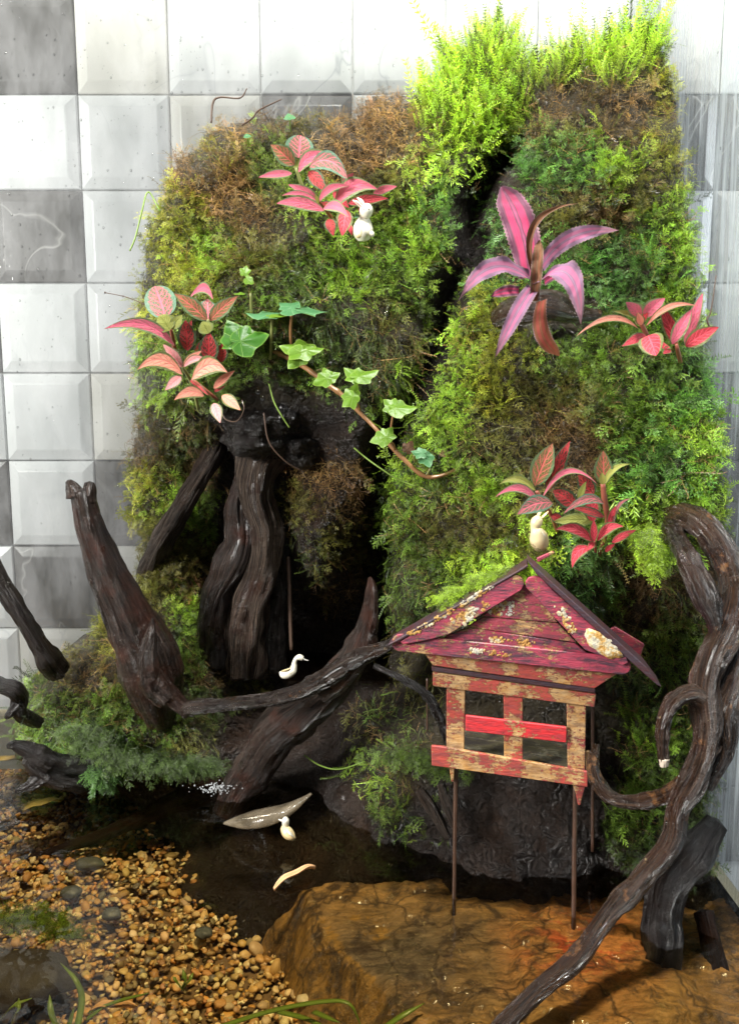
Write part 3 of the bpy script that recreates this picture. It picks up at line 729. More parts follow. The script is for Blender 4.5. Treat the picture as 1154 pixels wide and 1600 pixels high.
def moss_object(name, Pt, rot, scl, idx_, col, label):
    me = bpy.data.meshes.new(name); me.from_pydata(Pt.tolist(), [], [])
    for nm, ty, key, arr in (('rot', 'FLOAT_VECTOR', 'vector', rot), ('scl', 'FLOAT', 'value', scl), ('idx', 'INT', 'value', idx_)):
        a = me.attributes.new(nm, ty, 'POINT'); a.data.foreach_set(key, np.ascontiguousarray(arr).ravel())
    a = me.attributes.new('col', 'FLOAT_COLOR', 'POINT'); c = np.ones((len(Pt), 4), np.float32); c[:, :3] = col; a.data.foreach_set('color', c.ravel())
    o = bpy.data.objects.new(name, me); COL.objects.link(o); me.materials.append(M['moss'])
    ng = bpy.data.node_groups.new(name, 'GeometryNodeTree')
    ng.interface.new_socket('Geometry', in_out='INPUT', socket_type='NodeSocketGeometry')
    ng.interface.new_socket('Geometry', in_out='OUTPUT', socket_type='NodeSocketGeometry')
    N_ = ng.nodes; L_ = ng.links; gi = N_.new('NodeGroupInput'); gout = N_.new('NodeGroupOutput')
    mp = N_.new('GeometryNodeMeshToPoints'); L_.new(gi.outputs[0], mp.inputs[0])
    join = N_.new('GeometryNodeJoinGeometry')
    def attr(nm, ty):
        n = N_.new('GeometryNodeInputNamedAttribute'); n.data_type = ty; n.inputs[0].default_value = nm
        return next(s for s in n.outputs if s.enabled and s.name == 'Attribute')
    ar, as_, ai = attr('rot', 'FLOAT_VECTOR'), attr('scl', 'FLOAT'), attr('idx', 'INT')
    e2r = N_.new('FunctionNodeEulerToRotation'); L_.new(ar, e2r.inputs[0])
    for k in sorted(set(idx_.tolist())):
        oi_ = N_.new('GeometryNodeObjectInfo'); oi_.inputs['Object'].default_value = VAR[k]; oi_.inputs['As Instance'].default_value = True
        cm = N_.new('FunctionNodeCompare'); cm.data_type = 'INT'; cm.operation = 'EQUAL'
        ii = [s for s in cm.inputs if s.type == 'INT']; L_.new(ai, ii[0]); ii[1].default_value = int(k)
        ip = N_.new('GeometryNodeInstanceOnPoints'); L_.new(mp.outputs[0], ip.inputs['Points']); L_.new(oi_.outputs['Geometry'], ip.inputs['Instance'])
        L_.new(cm.outputs[0], ip.inputs['Selection']); L_.new(e2r.outputs[0], ip.inputs['Rotation']); L_.new(as_, ip.inputs['Scale'])
        L_.new(ip.outputs[0], join.inputs[0])
    L_.new(join.outputs[0], gout.inputs[0])
    md = o.modifiers.new('fronds', 'NODES'); md.node_group = ng
    return meta(o, label, 'moss', kind='stuff')

# moss colours and habits: (px, py, reach, colour, frond kind, length mm)
LIME, BRIGHT, MID, TEAL, DARKG = (.34, .52, .04), (.21, .34, .03), (.12, .20, .025), (.10, .22, .045), (.06, .095, .018)
OLIVE, BROWN, TAN, YEL, RUST = (.15, .145, .03), (.17, .10, .04), (.36, .22, .085), (.26, .28, .035), (.20, .085, .03)
ZN = [(760, 110, LIME, 'spiky', 15), (775, 60, LIME, 'spiky', 16), (720, 90, LIME, 'spiky', 15), (740, 190, LIME, 'spiky', 13), (700, 250, LIME, 'feather', 13), (800, 170, BRIGHT, 'spiky', 13), (950, 78, LIME, 'spiky', 14), (1010, 60, LIME, 'spiky', 15), (880, 85, LIME, 'spiky', 14), (840, 110, LIME, 'spiky', 12), (690, 180, LIME, 'spiky', 13), (660, 260, LIME, 'feather', 12),
      (620, 180, TAN, 'wisp', 9), (600, 220, TAN, 'wisp', 9), (640, 240, TAN, 'wisp', 9), (900, 160, BROWN, 'wisp', 9), (1000, 170, TAN, 'wisp', 9), (1030, 220, YEL, 'wisp', 9), (960, 220, BROWN, 'wisp', 9), (850, 170, BROWN, 'wisp', 9), (900, 210, OLIVE, 'branchy', 10), (865, 165, TAN, 'wisp', 8), (1040, 140, YEL, 'branchy', 10), (1050, 260, YEL, 'branchy', 10),
      (350, 205, TAN, 'wisp', 11), (420, 195, BROWN, 'wisp', 11), (480, 190, OLIVE, 'wisp', 11), (540, 205, TAN, 'wisp', 11), (290, 250, TAN, 'wisp', 11), (370, 300, TAN, 'wisp', 12), (340, 260, BROWN, 'wisp', 11), (400, 340, TAN, 'wisp', 10), (420, 240, MID, 'branchy', 9), (560, 260, TAN, 'wisp', 10), (330, 230, YEL, 'wisp', 11),
      (280, 350, YEL, 'branchy', 11), (330, 400, BRIGHT, 'branchy', 11), (250, 400, YEL, 'branchy', 11), (300, 430, YEL, 'branchy', 11), (380, 400, OLIVE, 'branchy', 12), (440, 370, OLIVE, 'feather', 11), (480, 340, BRIGHT, 'feather', 11), (420, 290, MID, 'branchy', 10), (480, 420, MID, 'feather', 13),
      (240, 480, YEL, 'feather', 13), (225, 560, BRIGHT, 'feather', 14), (230, 600, BRIGHT, 'feather', 13), (300, 520, MID, 'branchy', 11), (400, 480, MID, 'feather', 12), (380, 580, MID, 'branchy', 11), (450, 540, DARKG, 'feather', 12), (520, 380, BRIGHT, 'feather', 12), (560, 440, BRIGHT, 'branchy', 12), (530, 500, DARKG, 'thread', 14), (570, 530, DARKG, 'thread', 14), (610, 500, OLIVE, 'thread', 14), (590, 400, MID, 'branchy', 12), (540, 580, DARKG, 'thread', 12), (500, 590, MID, 'branchy', 10),
      (620, 330, BRIGHT, 'feather', 12), (650, 400, BRIGHT, 'branchy', 12), (600, 300, OLIVE, 'branchy', 12), (690, 320, TEAL, 'branchy', 12), (640, 460, MID, 'branchy', 12),
      (240, 660, OLIVE, 'wisp', 11), (230, 700, BROWN, 'wisp', 11), (280, 700, DARKG, 'branchy', 11), (225, 770, YEL, 'branchy', 12), (260, 780, BRIGHT, 'branchy', 11), (240, 840, OLIVE, 'branchy', 11), (310, 720, BROWN, 'thread', 12), (320, 800, MID, 'branchy', 11), (300, 870, OLIVE, 'branchy', 11), (330, 900, RUST, 'thread', 11),
      (190, 960, YEL, 'branchy', 11), (170, 1000, YEL, 'wisp', 10), (230, 950, OLIVE, 'branchy', 11), (210, 1010, TAN, 'wisp', 11), (110, 1040, OLIVE, 'branchy', 11), (130, 1050, TAN, 'wisp', 9), (70, 1070, MID, 'feather', 14), (100, 1120, MID, 'feather', 15), (180, 1110, MID, 'branchy', 13), (250, 1130, MID, 'branchy', 12), (300, 1160, OLIVE, 'thread', 13), (160, 1180, TEAL, 'feather', 16), (320, 1120, DARKG, 'branchy', 11), (290, 1010, MID, 'branchy', 12), (300, 970, BRIGHT, 'branchy', 10), (390, 1050, OLIVE, 'branchy', 11), (350, 1040, BROWN, 'wisp', 10), (410, 1030, DARKG, 'branchy', 11),
      (800, 340, TEAL, 'feather', 13), (780, 400, TEAL, 'feather', 13), (830, 260, TEAL, 'branchy', 12), (900, 260, TEAL, 'branchy', 13), (960, 260, BRIGHT, 'branchy', 12), (1010, 300, OLIVE, 'branchy', 11), (950, 340, BROWN, 'branchy', 11), (880, 330, OLIVE, 'branchy', 12), (1050, 340, BRIGHT, 'branchy', 12), (1060, 400, BRIGHT, 'branchy', 12), (1000, 400, TEAL, 'branchy', 12), (940, 410, TEAL, 'branchy', 13), (920, 460, TEAL, 'feather', 13), (1080, 470, BRIGHT, 'branchy', 12),
      (750, 520, YEL, 'branchy', 14), (720, 520, BRIGHT, 'branchy', 14), (790, 560, YEL, 'branchy', 12), (880, 560, MID, 'feather', 12), (940, 560, MID, 'branchy', 12), (1040, 590, MID, 'branchy', 12), (1090, 560, TEAL, 'feather', 12), (980, 620, MID, 'branchy', 11), (900, 620, OLIVE, 'branchy', 11), (820, 620, OLIVE, 'wisp', 11), (760, 620, YEL, 'branchy', 12), (700, 600, BRIGHT, 'branchy', 12), (1060, 640, TEAL, 'branchy', 15), (1090, 700, BRIGHT, 'branchy', 16), (1040, 730, TEAL, 'branchy', 15), (1010, 660, MID, 'branchy', 14), (1120, 780, BRIGHT, 'branchy', 15), (1020, 800, BRIGHT, 'feather', 15), (1030, 840, LIME, 'feather', 15),
      (650, 640, BRIGHT, 'thread', 16), (690, 660, BRIGHT, 'branchy', 13), (640, 740, BRIGHT, 'branchy', 14), (700, 740, MID, 'branchy', 13), (760, 690, OLIVE, 'thread', 13), (820, 700, OLIVE, 'thread', 13), (880, 680, BROWN, 'wisp', 12), (740, 760, BRIGHT, 'branchy', 12), (760, 830, OLIVE, 'branchy', 11), (690, 830, OLIVE, 'branchy', 12), (700, 810, OLIVE, 'wisp', 10), (640, 820, MID, 'branchy', 13), (640, 900, MID, 'thread', 14), (700, 880, MID, 'branchy', 12), (770, 885, LIME, 'feather', 14), (800, 890, LIME, 'branchy', 13), (750, 910, LIME, 'branchy', 13), (690, 940, DARKG, 'branchy', 12),
      (930, 900, TEAL, 'feather', 14), (950, 930, MID, 'feather', 14), (1000, 900, BROWN, 'thread', 12), (1050, 930, DARKG, 'thread', 12), (1030, 1000, MID, 'branchy', 12), (990, 960, BROWN, 'wisp', 11), (1080, 900, BROWN, 'wisp', 11), (1010, 1090, DARKG, 'feather', 12), (1000, 1150, BRIGHT, 'spiky', 11), (1020, 1200, MID, 'branchy', 11), (1040, 1120, MID, 'branchy', 11), (980, 1290, MID, 'spiky', 11), (1000, 1340, DARKG, 'branchy', 11), (960, 1350, DARKG, 'branchy', 12), (1060, 1280, DARKG, 'branchy', 12), (1040, 1050, MID, 'thread', 12),
      (500, 740, TAN, 'wisp', 9), (520, 780, BROWN, 'wisp', 10), (480, 800, OLIVE, 'branchy', 10), (520, 860, OLIVE, 'branchy', 10), (540, 900, BROWN, 'wisp', 10), (470, 860, DARKG, 'thread', 10),
      (620, 1130, MID, 'thread', 14), (580, 1200, BRIGHT, 'thread', 13), (620, 1260, MID, 'branchy', 12), (600, 1320, MID, 'feather', 13), (640, 1220, OLIVE, 'thread', 13), (560, 1150, OLIVE, 'thread', 13), (640, 1060, OLIVE, 'thread', 13), (630, 1340, BRIGHT, 'branchy', 11)]
ZN_xy = np.array([z[:2] for z in ZN], float); ZN_c = np.array([z[2] for z in ZN]); ZN_k = [z[3] for z in ZN]; ZN_l = np.array([z[4]*(.92 if z[3] == 'spiky' else .65) for z in ZN])/1000
BARE = [[(728, 262), (760, 244), (808, 238), (806, 285), (778, 318), (764, 380), (758, 430), (738, 450), (722, 500), (705, 560), (672, 640), (622, 665), (645, 590), (672, 520), (676, 430), (704, 400), (712, 320)],
        [(330, 640), (400, 590), (480, 610), (580, 650), (650, 680), (605, 740), (588, 920), (610, 1060), (520, 1130), (440, 1190), (330, 1250), (330, 1180), (345, 1120), (430, 1090), (430, 1040), (330, 1015), (310, 930), (340, 850), (350, 720)],
        [(670, 1110), (960, 1100), (975, 1200), (930, 1290), (985, 1400), (660, 1390), (640, 1290)],
        [(335, 1215), (480, 1160), (560, 1230), (590, 1300), (560, 1350), (700, 1345), (1154, 1400), (1154, 1600), (0, 1600), (0, 1215), (150, 1225)],
        [(820, 1085), (960, 1085), (980, 1180), (700, 1150)],
        [(780, 465), (920, 465), (915, 520), (790, 520)]]
UNDER = [(448, 722), (560, 716), (580, 800), (565, 900), (545, 960), (500, 950), (480, 880), (445, 830), (440, 760)]
def scatter(n, region, sizek=1.0, out=.7, lift=.0, under=.5):
    xs_, ys_ = [p[0] for p in region], [p[1] for p in region]
    px = rng.uniform(min(xs_), max(xs_), n*3); py = rng.uniform(min(ys_), max(ys_), n*3)
    k = inpoly(px, py, region); px, py = px[k][:n], py[k][:n]
    bare = np.full(px.shape, -1e9)
    for b in BARE: bare = np.maximum(bare, sdist(px, py, b))
    und = inpoly(px, py, UNDER)
    jit = 12*fbm(px/30, py/30, 0, 3, 77)
    keep = ((bare < jit*.6-5) | und | ((rng.random(px.shape) < .07) & ~inpoly(px, py, BARE[3]))) & (sdist(px, py, HILL) > 1)
    thin = fbm(px/26, py/26, 0, 2, 55)
    keep &= ~((thin < -.42) & (rng.random(px.shape) < .75))
    px, py = px[keep], py[keep]
    P0 = surf(px, py); e = 4.0
    dx = surf(px+e, py)-surf(px-e, py); dy = surf(px, py-e)-surf(px, py+e)
    nr = np.cross(dx, dy); nr /= np.linalg.norm(nr, axis=1)[:, None]+1e-12
    z = P0[:, 2]; ok = z > .004; P0, nr, px, py = P0[ok], nr[ok], px[ok], py[ok]; m = len(px)
    # zone: nearest control with noisy borders
    d = np.hypot(px[:, None]-ZN_xy[None, :, 0], py[:, None]-ZN_xy[None, :, 1]) + 26*np.abs(rng.normal(0, 1, (m, len(ZN))))
    zi = d.argmin(1)
    col = ZN_c[zi]; w2 = np.exp(-(d/45)**2); cm_ = (w2@ZN_c)/(w2.sum(1)[:, None]+1e-9)
    col = .62*col+.38*np.where(w2.sum(1)[:, None] > 1e-3, cm_, col)
    patch = fbm(px/34, py/30, 0, 3, 91)
    col = col*(1+.35*patch)[:, None]*rng.uniform(.65, 1.35, (m, 1))*rng.uniform(.9, 1.1, (m, 3))
    col = col*np.where(rng.random(m) < under, rng.uniform(.10, .38, m), rng.uniform(.95, 1.45, m))[:, None]  # darkened fronds: older moss, with the shade between tufts put into the colour
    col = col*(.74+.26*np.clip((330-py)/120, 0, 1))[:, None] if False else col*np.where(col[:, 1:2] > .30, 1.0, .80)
    dead = rng.random(m) < .06;  col[dead] = np.array(TAN)*rng.uniform(.5, 1.0, (dead.sum(), 1))
    L = ZN_l[zi]*rng.uniform(.35, 1.3, m)*sizek*np.clip(1+.7*fbm(px/22, py/22, 0, 2, 14), .45, 1.6)
    ind = np.array([random.choice(KIND[ZN_k[i]] if random.random() < .72 else KIND[random.choice(('branchy', 'feather', 'wisp', 'thread'))]) for i in zi]); ind[dead] = np.where(rng.random(dead.sum()) < .5, 7, 8)
    spk = np.array([ZN_k[i] in ('spiky',) for i in zi]); thr = np.array([ZN_k[i] in ('thread', 'feather') for i in zi])
    up = np.array([0, 0, 1.0])
    upk = np.where(spk, .95, np.where(thr, -.55, .15))+rng.normal(0, .45, m)
    dirv = nr*out+up*upk[:, None]+rng.normal(0, .38, (m, 3)); dirv[:, 1] -= .12
    dirv /= np.linalg.norm(dirv, axis=1)[:, None]
    # local +Y = growth direction; local +Z = face outwards
    face = nr*1.0+np.array([0, -.3, .55])+rng.normal(0, .3, (m, 3)); face -= dirv*(face*dirv).sum(1)[:, None]; face /= np.linalg.norm(face, axis=1)[:, None]+1e-9
    xa = np.cross(dirv, face)
    rot = np.zeros((m, 3))
    for i in range(m):
        rot[i] = Matrix(((xa[i, 0], dirv[i, 0], face[i, 0]), (xa[i, 1], dirv[i, 1], face[i, 1]), (xa[i, 2], dirv[i, 2], face[i, 2]))).to_euler()
    Pt = P0-nr*.0015+nr*lift*rng.random((m, 1))
    # keep fronds off the side glass
    cl = (Pt[:, 0]+dirv[:, 0]*L) > RIGHT-.002; L[cl] *= .45; Pt[cl, 0] -= .003
    return Pt, rot, L, ind.astype(np.int32), col.astype(np.float32)
AREAS = [('moss', [(640, 20), (1100, 20), (1100, 250), (1060, 262), (850, 225), (735, 255), (700, 290), (650, 280), (655, 150)], 9500, 'bright green upright moss crowning the tall right hand hilltop with a tan fringe'),
         ('moss', [(240, 160), (560, 140), (655, 130), (650, 280), (700, 290), (700, 360), (560, 300), (440, 350), (330, 345), (230, 330)], 9000, 'tan and brown dry moss cushions along the left hill top'),
         ('moss', [(190, 330), (330, 345), (440, 350), (560, 300), (700, 360), (690, 480), (650, 640), (560, 660), (420, 600), (330, 640), (280, 670), (190, 640)], 15000, 'yellow green moss on the left hill face around the ivy'),
         ('moss', [(180, 640), (280, 670), (340, 640), (345, 1020), (240, 920), (150, 1000), (180, 900)], 9000, 'olive and brown hanging moss beside the dark stump, left of the cave'),
         ('moss', [(420, 700), (600, 700), (590, 960), (430, 960)], 4200, 'rust brown mossy mat dripping inside the cave, right of the stump'),
         ('moss', [(20, 1010), (140, 1000), (180, 940), (240, 920), (345, 1010), (450, 1000), (450, 1100), (345, 1130), (340, 1240), (20, 1220)], 9500, 'dark green moss mound at the water edge by the leaning driftwood'),
         ('moss', [(735, 255), (850, 225), (1060, 262), (1100, 250), (1130, 620), (860, 640), (650, 660), (690, 480), (720, 300)], 16000, 'teal green feathery moss on the right hill face around the bromeliad'),
         ('moss', [(650, 660), (860, 640), (1130, 620), (1160, 1000), (1000, 960), (850, 900), (620, 1000), (590, 960), (590, 760)], 14000, 'bright and olive moss above the little red pavilion'),
         ('moss', [(850, 900), (1000, 960), (1160, 1000), (1130, 1120), (1120, 1420), (930, 1420), (960, 1080)], 7000, 'dark moss in the shade behind the looping right hand branch'),
         ('moss', [(590, 960), (620, 1000), (700, 960), (700, 1380), (540, 1380), (540, 1100)], 2600, 'thin stringy moss hanging down to the water left of the pavilion')]
for nm, poly, n, lab in AREAS:
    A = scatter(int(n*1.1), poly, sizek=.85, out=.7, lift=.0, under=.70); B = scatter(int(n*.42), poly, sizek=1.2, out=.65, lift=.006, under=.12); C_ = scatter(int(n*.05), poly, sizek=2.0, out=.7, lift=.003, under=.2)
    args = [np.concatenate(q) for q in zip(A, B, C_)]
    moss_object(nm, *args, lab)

# ================================================================== glass
def pane(name, V, mat, label):
    o = mesh_obj(name, V, [(0, 1, 2, 3), (7, 6, 5, 4), (0, 4, 5, 1), (1, 5, 6, 2), (2, 6, 7, 3), (3, 7, 4, 0)], mat, None, False)
    return meta(o, label, 'glass pane')
gb = empty('glass_pane', (0, BACK+.003, -.06), 'clear rear glass of the tank, misted with droplets in front of the tiles', 'glass pane')
mesh_obj('sheet', [(-.6, BACK, -.06), (.2125, BACK, -.06), (.2125, BACK, .75), (-.6, BACK, .75)], [(0, 1, 2, 3)], M['glass_back'], gb, False)
gs = empty('glass_pane', (RIGHT, .5, -.06), 'right side glass of the tank, wet with vertical streaks beside the moss', 'glass pane')
mesh_obj('sheet', [(RIGHT+.0003, .2, -.06), (RIGHT+.0003, BACK+.0006, -.06), (RIGHT+.0003, BACK+.0006, .75), (RIGHT+.0003, .2, .75)], [(3, 2, 1, 0)], M['glass_side'], gs, False)
# droplets clinging to the inner faces
def drops(name, n, place, parent, rmin, rmax):
    bm = bmesh.new(); bmesh.ops.create_icosphere(bm, subdivisions=1, radius=1)
    Vb = np.array([v.co[:] for v in bm.verts]); Fb = np.array([[v.index for v in f.verts] for f in bm.faces]); bm.free()
    VV, FF = [], []
    for i in range(n):
        c, ax = place(); r = rmin+(rmax-rmin)*rng.random()**4; sc = np.array([r, r, r*rng.uniform(1, 1.5)]); sc[ax] *= .45
        FF.append(Fb+len(VV)*len(Vb)); VV.append(Vb*sc+np.array(c))
    o = mesh_obj(name, np.concatenate(VV), np.concatenate(FF).tolist(), M['drop'], parent); o['kind'] = 'stuff'
drops('water_droplet', 2200, lambda: ((rng.uniform(-.36, .21), BACK-.0004, .10+.53*rng.random()**.6), 1), gb, .0003, .0010)
drops('water_droplet', 500, lambda: ((RIGHT-.0002, rng.uniform(.36, .71), rng.uniform(.0, .6)), 0), gs, .0003, .0012)

# ================================================================== slab under water
def slab_z(X, Y):
    A, B = at_z(476, 1385, -.008), at_z(645, 1612, -.010)
    nx, ny = (B.y-A.y), -(B.x-A.x); l = math.hypot(nx, ny); nx, ny = -nx/l, -ny/l
    d = -((X-A.x)*nx+(Y-A.y)*ny)                         # + on the slab side
    d = -d if float(-((.15-A.x)*nx+(.36-A.y)*ny)) < 0 else d
    d = d+.010*fbm(X*32, Y*32, 0, 4, 5)
    far = (.466-Y)+.006*fbm(X*40, Y*30, 0, 2, 6)
    z = -.0105+.0045*fbm(X*28, Y*28, 0, 5, 8)-.0035*np.abs(fbm(X*50+Y*40, Y*70-X*50, 0, 5, 12)); tq = z*420; z = .55*z+.45*(np.floor(tq)+np.clip((tq-np.floor(tq))*4, 0, 1))/420
    C = at_z(905, 1480, -.008); q = 1-np.hypot((X-C.x-.004)/.043, (Y-C.y+.012)/.052)+.22*fbm(X*50, Y*50, 0, 3, 21)
    z = z+.0045*np.clip(q*7, 0, 1)+.002*np.clip(q, 0, 1)
    z = np.minimum(z, -.0012)
    z = np.where(d > .0, z-.004*np.clip(1-d/.012, 0, 1)**2, z-.004+d*1.8+.004*fbm(X*60, Y*60, 0, 3, 9)*np.clip(-d/.004, 0, 1))
    z = np.where(far > 0, z, z+far*2.5)
    return np.maximum(z, -.062)
xs_, ys_ = np.linspace(-.10, RIGHT-.001, 300), np.linspace(.26, .52, 260)
XX, YY = np.meshgrid(xs_, ys_); ZZ = slab_z(XX, YY)
PX, PY = project(np.stack([XX, YY, ZZ], -1)); PX, PY = PX.ravel(), PY.ravel()
base = np.array([.36, .21, .08]); dk = np.array([.16, .12, .085]); orr = np.array([.62, .26, .09]); redc = np.array([.42, .03, .02]); och = np.array([.34, .19, .05])
nz = fbm(PX/60, PY/50, 0, 4, 31)
w_dk = np.clip(1.3-np.hypot((PX-640)/150, (PY-1500)/95)+.5*nz, 0, 1)[:, None]
w_or = np.clip(1.25-np.hypot((PX-930)/130, (PY-1480)/100)+.4*nz, 0, 1)[:, None]
w_red = (np.clip(1.1-np.hypot((PX-905)/110, (PY-1475)/65), 0, 1)*np.clip((np.abs(fbm(PX/60+PY/30, PY/14-PX/60, 0, 3, 33)) < .15)*1.0, 0, 1))[:, None]
cc = base*(1-w_dk)+dk*w_dk; cc = cc*(1-w_or)+orr*w_or; cc = cc*(1-.85*w_red)+redc*.85*w_red
side = (ZZ.ravel() < -.014)[:, None]; cc = np.where(side, och, cc)
n_, m_ = XX.shape
slab = mesh_obj('stone_slab', np.stack([XX, YY, ZZ], -1).reshape(-1, 3), [(i*m_+j, i*m_+j+1, (i+1)*m_+j+1, (i+1)*m_+j) for i in range(n_-1) for j in range(m_-1)], M['slab'], cols=cc)
meta(slab, 'large flat orange brown stone slab lying just under the water below the pavilion', 'stone')

# ================================================================== driftwood
def blob(name, px, py, D, rx, ry, rd, mat, parent, seed):
    bm = bmesh.new(); bmesh.ops.create_icosphere(bm, subdivisions=5, radius=1); c = at(px, py, D)
    for v in bm.verts:
        q = v.co.copy(); k = 1+.30*mnoise.noise(q*1.3+Vector((seed*5, 0, 0)))+.14*mnoise.noise(q*3.2+Vector((seed, 2, 0)))+.07*mnoise.noise(q*8+Vector((seed, 0, 1)))
        v.co = c+Vector((q.x*mm(rx, D), q.y*rd, q.z*mm(ry, D)))*k
    V = [v.co.copy() for v in bm.verts]; Fc = [tuple(v.index for v in f.verts) for f in bm.faces]; bm.free()
    return mesh_obj(name, V, Fc, mat, parent, True, [((v.x-c.x)*20, (v.z-c.z)*2) for v in V])
def wood(name, label, segs, mat, cat='driftwood', part='limb'):
    """segs: list of pixel polylines; the first carries the thing"""
    f0 = segs[0][0] if isinstance(segs[0], tuple) else segs[0]; p0 = at(*f0[0][:3]); e = empty(name, p0, label, cat); 
    for i, sg in enumerate(segs):
        opts = {}; m = mat; nm = part
        if isinstance(sg, tuple): sg, opts = sg; opts = dict(opts); m = opts.pop('mat', mat); nm = opts.pop('part', part)
        ptube(nm, sg, m, e, **{**dict(seg=44, sub=14, rough=.36, ridge=.15, knots=.5, seed=len(bpy.data.objects) % 97), **opts})
    return e
wood('driftwood', 'tall leaning broken driftwood limb with a forked top against the white tiles',
     [[(126, 768, .545, 17), (134, 800, .545, 21), (146, 840, .548, 27), (170, 900, .552, 34), (200, 965, .556, 41), (226, 1020, .560, 46), (240, 1070, .567, 46), (252, 1105, .58, 42), (262, 1150, .61, 30)],
      ([(118, 775, .545, 15), (113, 762, .545, 11), (107, 751, .545, 5)], dict(part='fork')),
      ([(140, 785, .545, 11), (140, 768, .545, 9), (140, 754, .545, 7)], dict(part='fork')),
      ([(238, 966, .535, 1.5), (237, 985, .535, 7), (234, 1010, .535, 13), (230, 1035, .535, 18), (240, 1070, .54, 20), (262, 1095, .54, 16)], dict(part='spur')),
      ([(225, 1030, .535, 12), (250, 1070, .54, 17), (280, 1100, .542, 14), (305, 1110, .545, 12)], dict(part='root'))], M['wood_stand'])
wood('driftwood', 'curved dark branch entering at the left edge above the moss mound',
     [[(-30, 850, .57, 14), (0, 908, .57, 15), (22, 945, .572, 16), (48, 985, .575, 15), (70, 1020, .58, 17), (92, 1050, .59, 20)]], M['wood_dark'])
wood('driftwood', 'short knobbly dark branch poking in at the left edge, lowest above the water',
     [[(-30, 1060, .56, 13), (0, 1072, .56, 14), (22, 1078, .56, 15), (32, 1092, .565, 15), (30, 1112, .565, 13), (60, 1130, .58, 12)],
      [(30, 1100, .562, 10), (16, 1114, .56, 8), (10, 1122, .56, 4)]], M['wood_black'])
wood('driftwood', 'black forked driftwood stub with a flared broken end resting on the water',
     [[(45, 1180, .545, 17), (62, 1190, .548, 24), (92, 1203, .554, 28), (125, 1205, .566, 29), (160, 1200, .585, 28), (210, 1190, .61, 22), (260, 1180, .63, 14)],
      [(80, 1192, .548, 19), (45, 1172, .543, 14), (24, 1164, .54, 9), (12, 1166, .54, 4)],
      [(75, 1205, .548, 20), (55, 1222, .545, 14), (35, 1233, .542, 7), (24, 1237, .541, 3)]], M['wood_black'])
def uw(px, py, z, r): q = at_z(px, py, z); return tuple(q)+(mm(r, q.y),)
e = empty('driftwood', at_z(330, 1240, -.01), 'thin sunken root running down the gravel from under the moss mound', 'driftwood')
tube('limb', [uw(360, 1225, -.004, 22), uw(280, 1252, -.012, 18), uw(220, 1278, -.022, 14), uw(160, 1305, -.032, 11), uw(100, 1325, -.042, 8), uw(40, 1340, -.050, 3)], M['wood_under'], e, seg=16, sub=10, rough=.2)
wood('driftwood', 'grey diagonal limb half hidden in moss, behind the leaning broken limb',
     [[(346, 680, .625, 10), (336, 706, .615, 14), (305, 758, .60, 18), (275, 808, .602, 19), (250, 850, .607, 20), (226, 905, .645, 14)]], M['wood_grey'])
wood('tree_stump', 'thick dark stump with a worn pale grey face standing in the cave',
     [([(446, 620, .60, 34), (424, 680, .60, 42), (402, 730, .598, 36), (398, 780, .595, 31), (412, 832, .593, 30), (408, 880, .593, 33), (392, 930, .595, 36), (384, 985, .60, 38), (380, 1050, .605, 34)], dict(rough=.6, ridge=.22)),
      ([(388, 735, .605, 20), (376, 790, .60, 20), (378, 845, .596, 24), (362, 890, .594, 28), (344, 925, .595, 24), (334, 965, .60, 22), (330, 1020, .61, 22)], dict(part='root_flare', mat=M['wood_stand'], rough=.6)),
      ([(430, 740, .61, 20), (436, 800, .61, 20), (430, 860, .605, 22), (432, 920, .605, 24), (424, 980, .61, 26), (424, 1040, .615, 24)], dict(part='root_flare', mat=M['wood_black'], rough=.6)),
      ([(345, 930, .61, 24), (342, 980, .61, 30), (345, 1040, .61, 24)], dict(part='root_flare', mat=M['wood_black']))], M['wood_trunk'], cat='stump', part='trunk')  # lower roots given black material, putting the cave's shade into their colour
blob('crown', 418, 668, .59, 74, 46, .035, M['wood_black'], bpy.data.objects['tree_stump'], 4)
blob('crown', 468, 700, .592, 34, 30, .02, M['wood_black'], bpy.data.objects['tree_stump'], 6)
wood('driftwood', 'thick ridged root rising out of the waterfall to a pointed upright tip',
     [[(578, 902, .52, 2.5), (580, 920, .52, 9), (578, 950, .522, 14), (570, 985, .524, 18), (556, 1022, .526, 22), (520, 1068, .53, 30), (470, 1112, .535, 37), (430, 1150, .54, 42), (405, 1190, .548, 38), (378, 1230, .555, 32), (352, 1275, .55, 22)]], M['wood_stand'])
wood('driftwood', 'long thin glossy branch lying across the water in front of the swan',
     [[(286, 1118, .525, 8), (300, 1106, .524, 12), (340, 1102, .522, 13), (390, 1098, .518, 12), (440, 1088, .514, 13), (490, 1070, .510, 15), (530, 1045, .508, 17), (565, 1026, .506, 15), (600, 1012, .50, 10), (640, 990, .49, 6), (690, 955, .485, 5)],
      [(560, 1032, .507, 13), (540, 1062, .51, 14), (505, 1088, .516, 12)]], M['wood_gloss'])
wood('driftwood', 'thin black twig slanting down behind the left pavilion post',
     [[(585, 1040, .50, 5), (630, 1062, .49, 6), (665, 1085, .482, 8), (690, 1130, .475, 8), (700, 1165, .47, 5)]], M['wood_black'])
wood('driftwood', 'broken grey shards of wood wedged against the dark rock left of the front leg',
     [[(655, 1235, .475, 8), (675, 1265, .468, 11), (700, 1310, .462, 7)], [(688, 1225, .47, 7), (700, 1260, .465, 9), (712, 1300, .46, 4)]], M['wood_grey'])
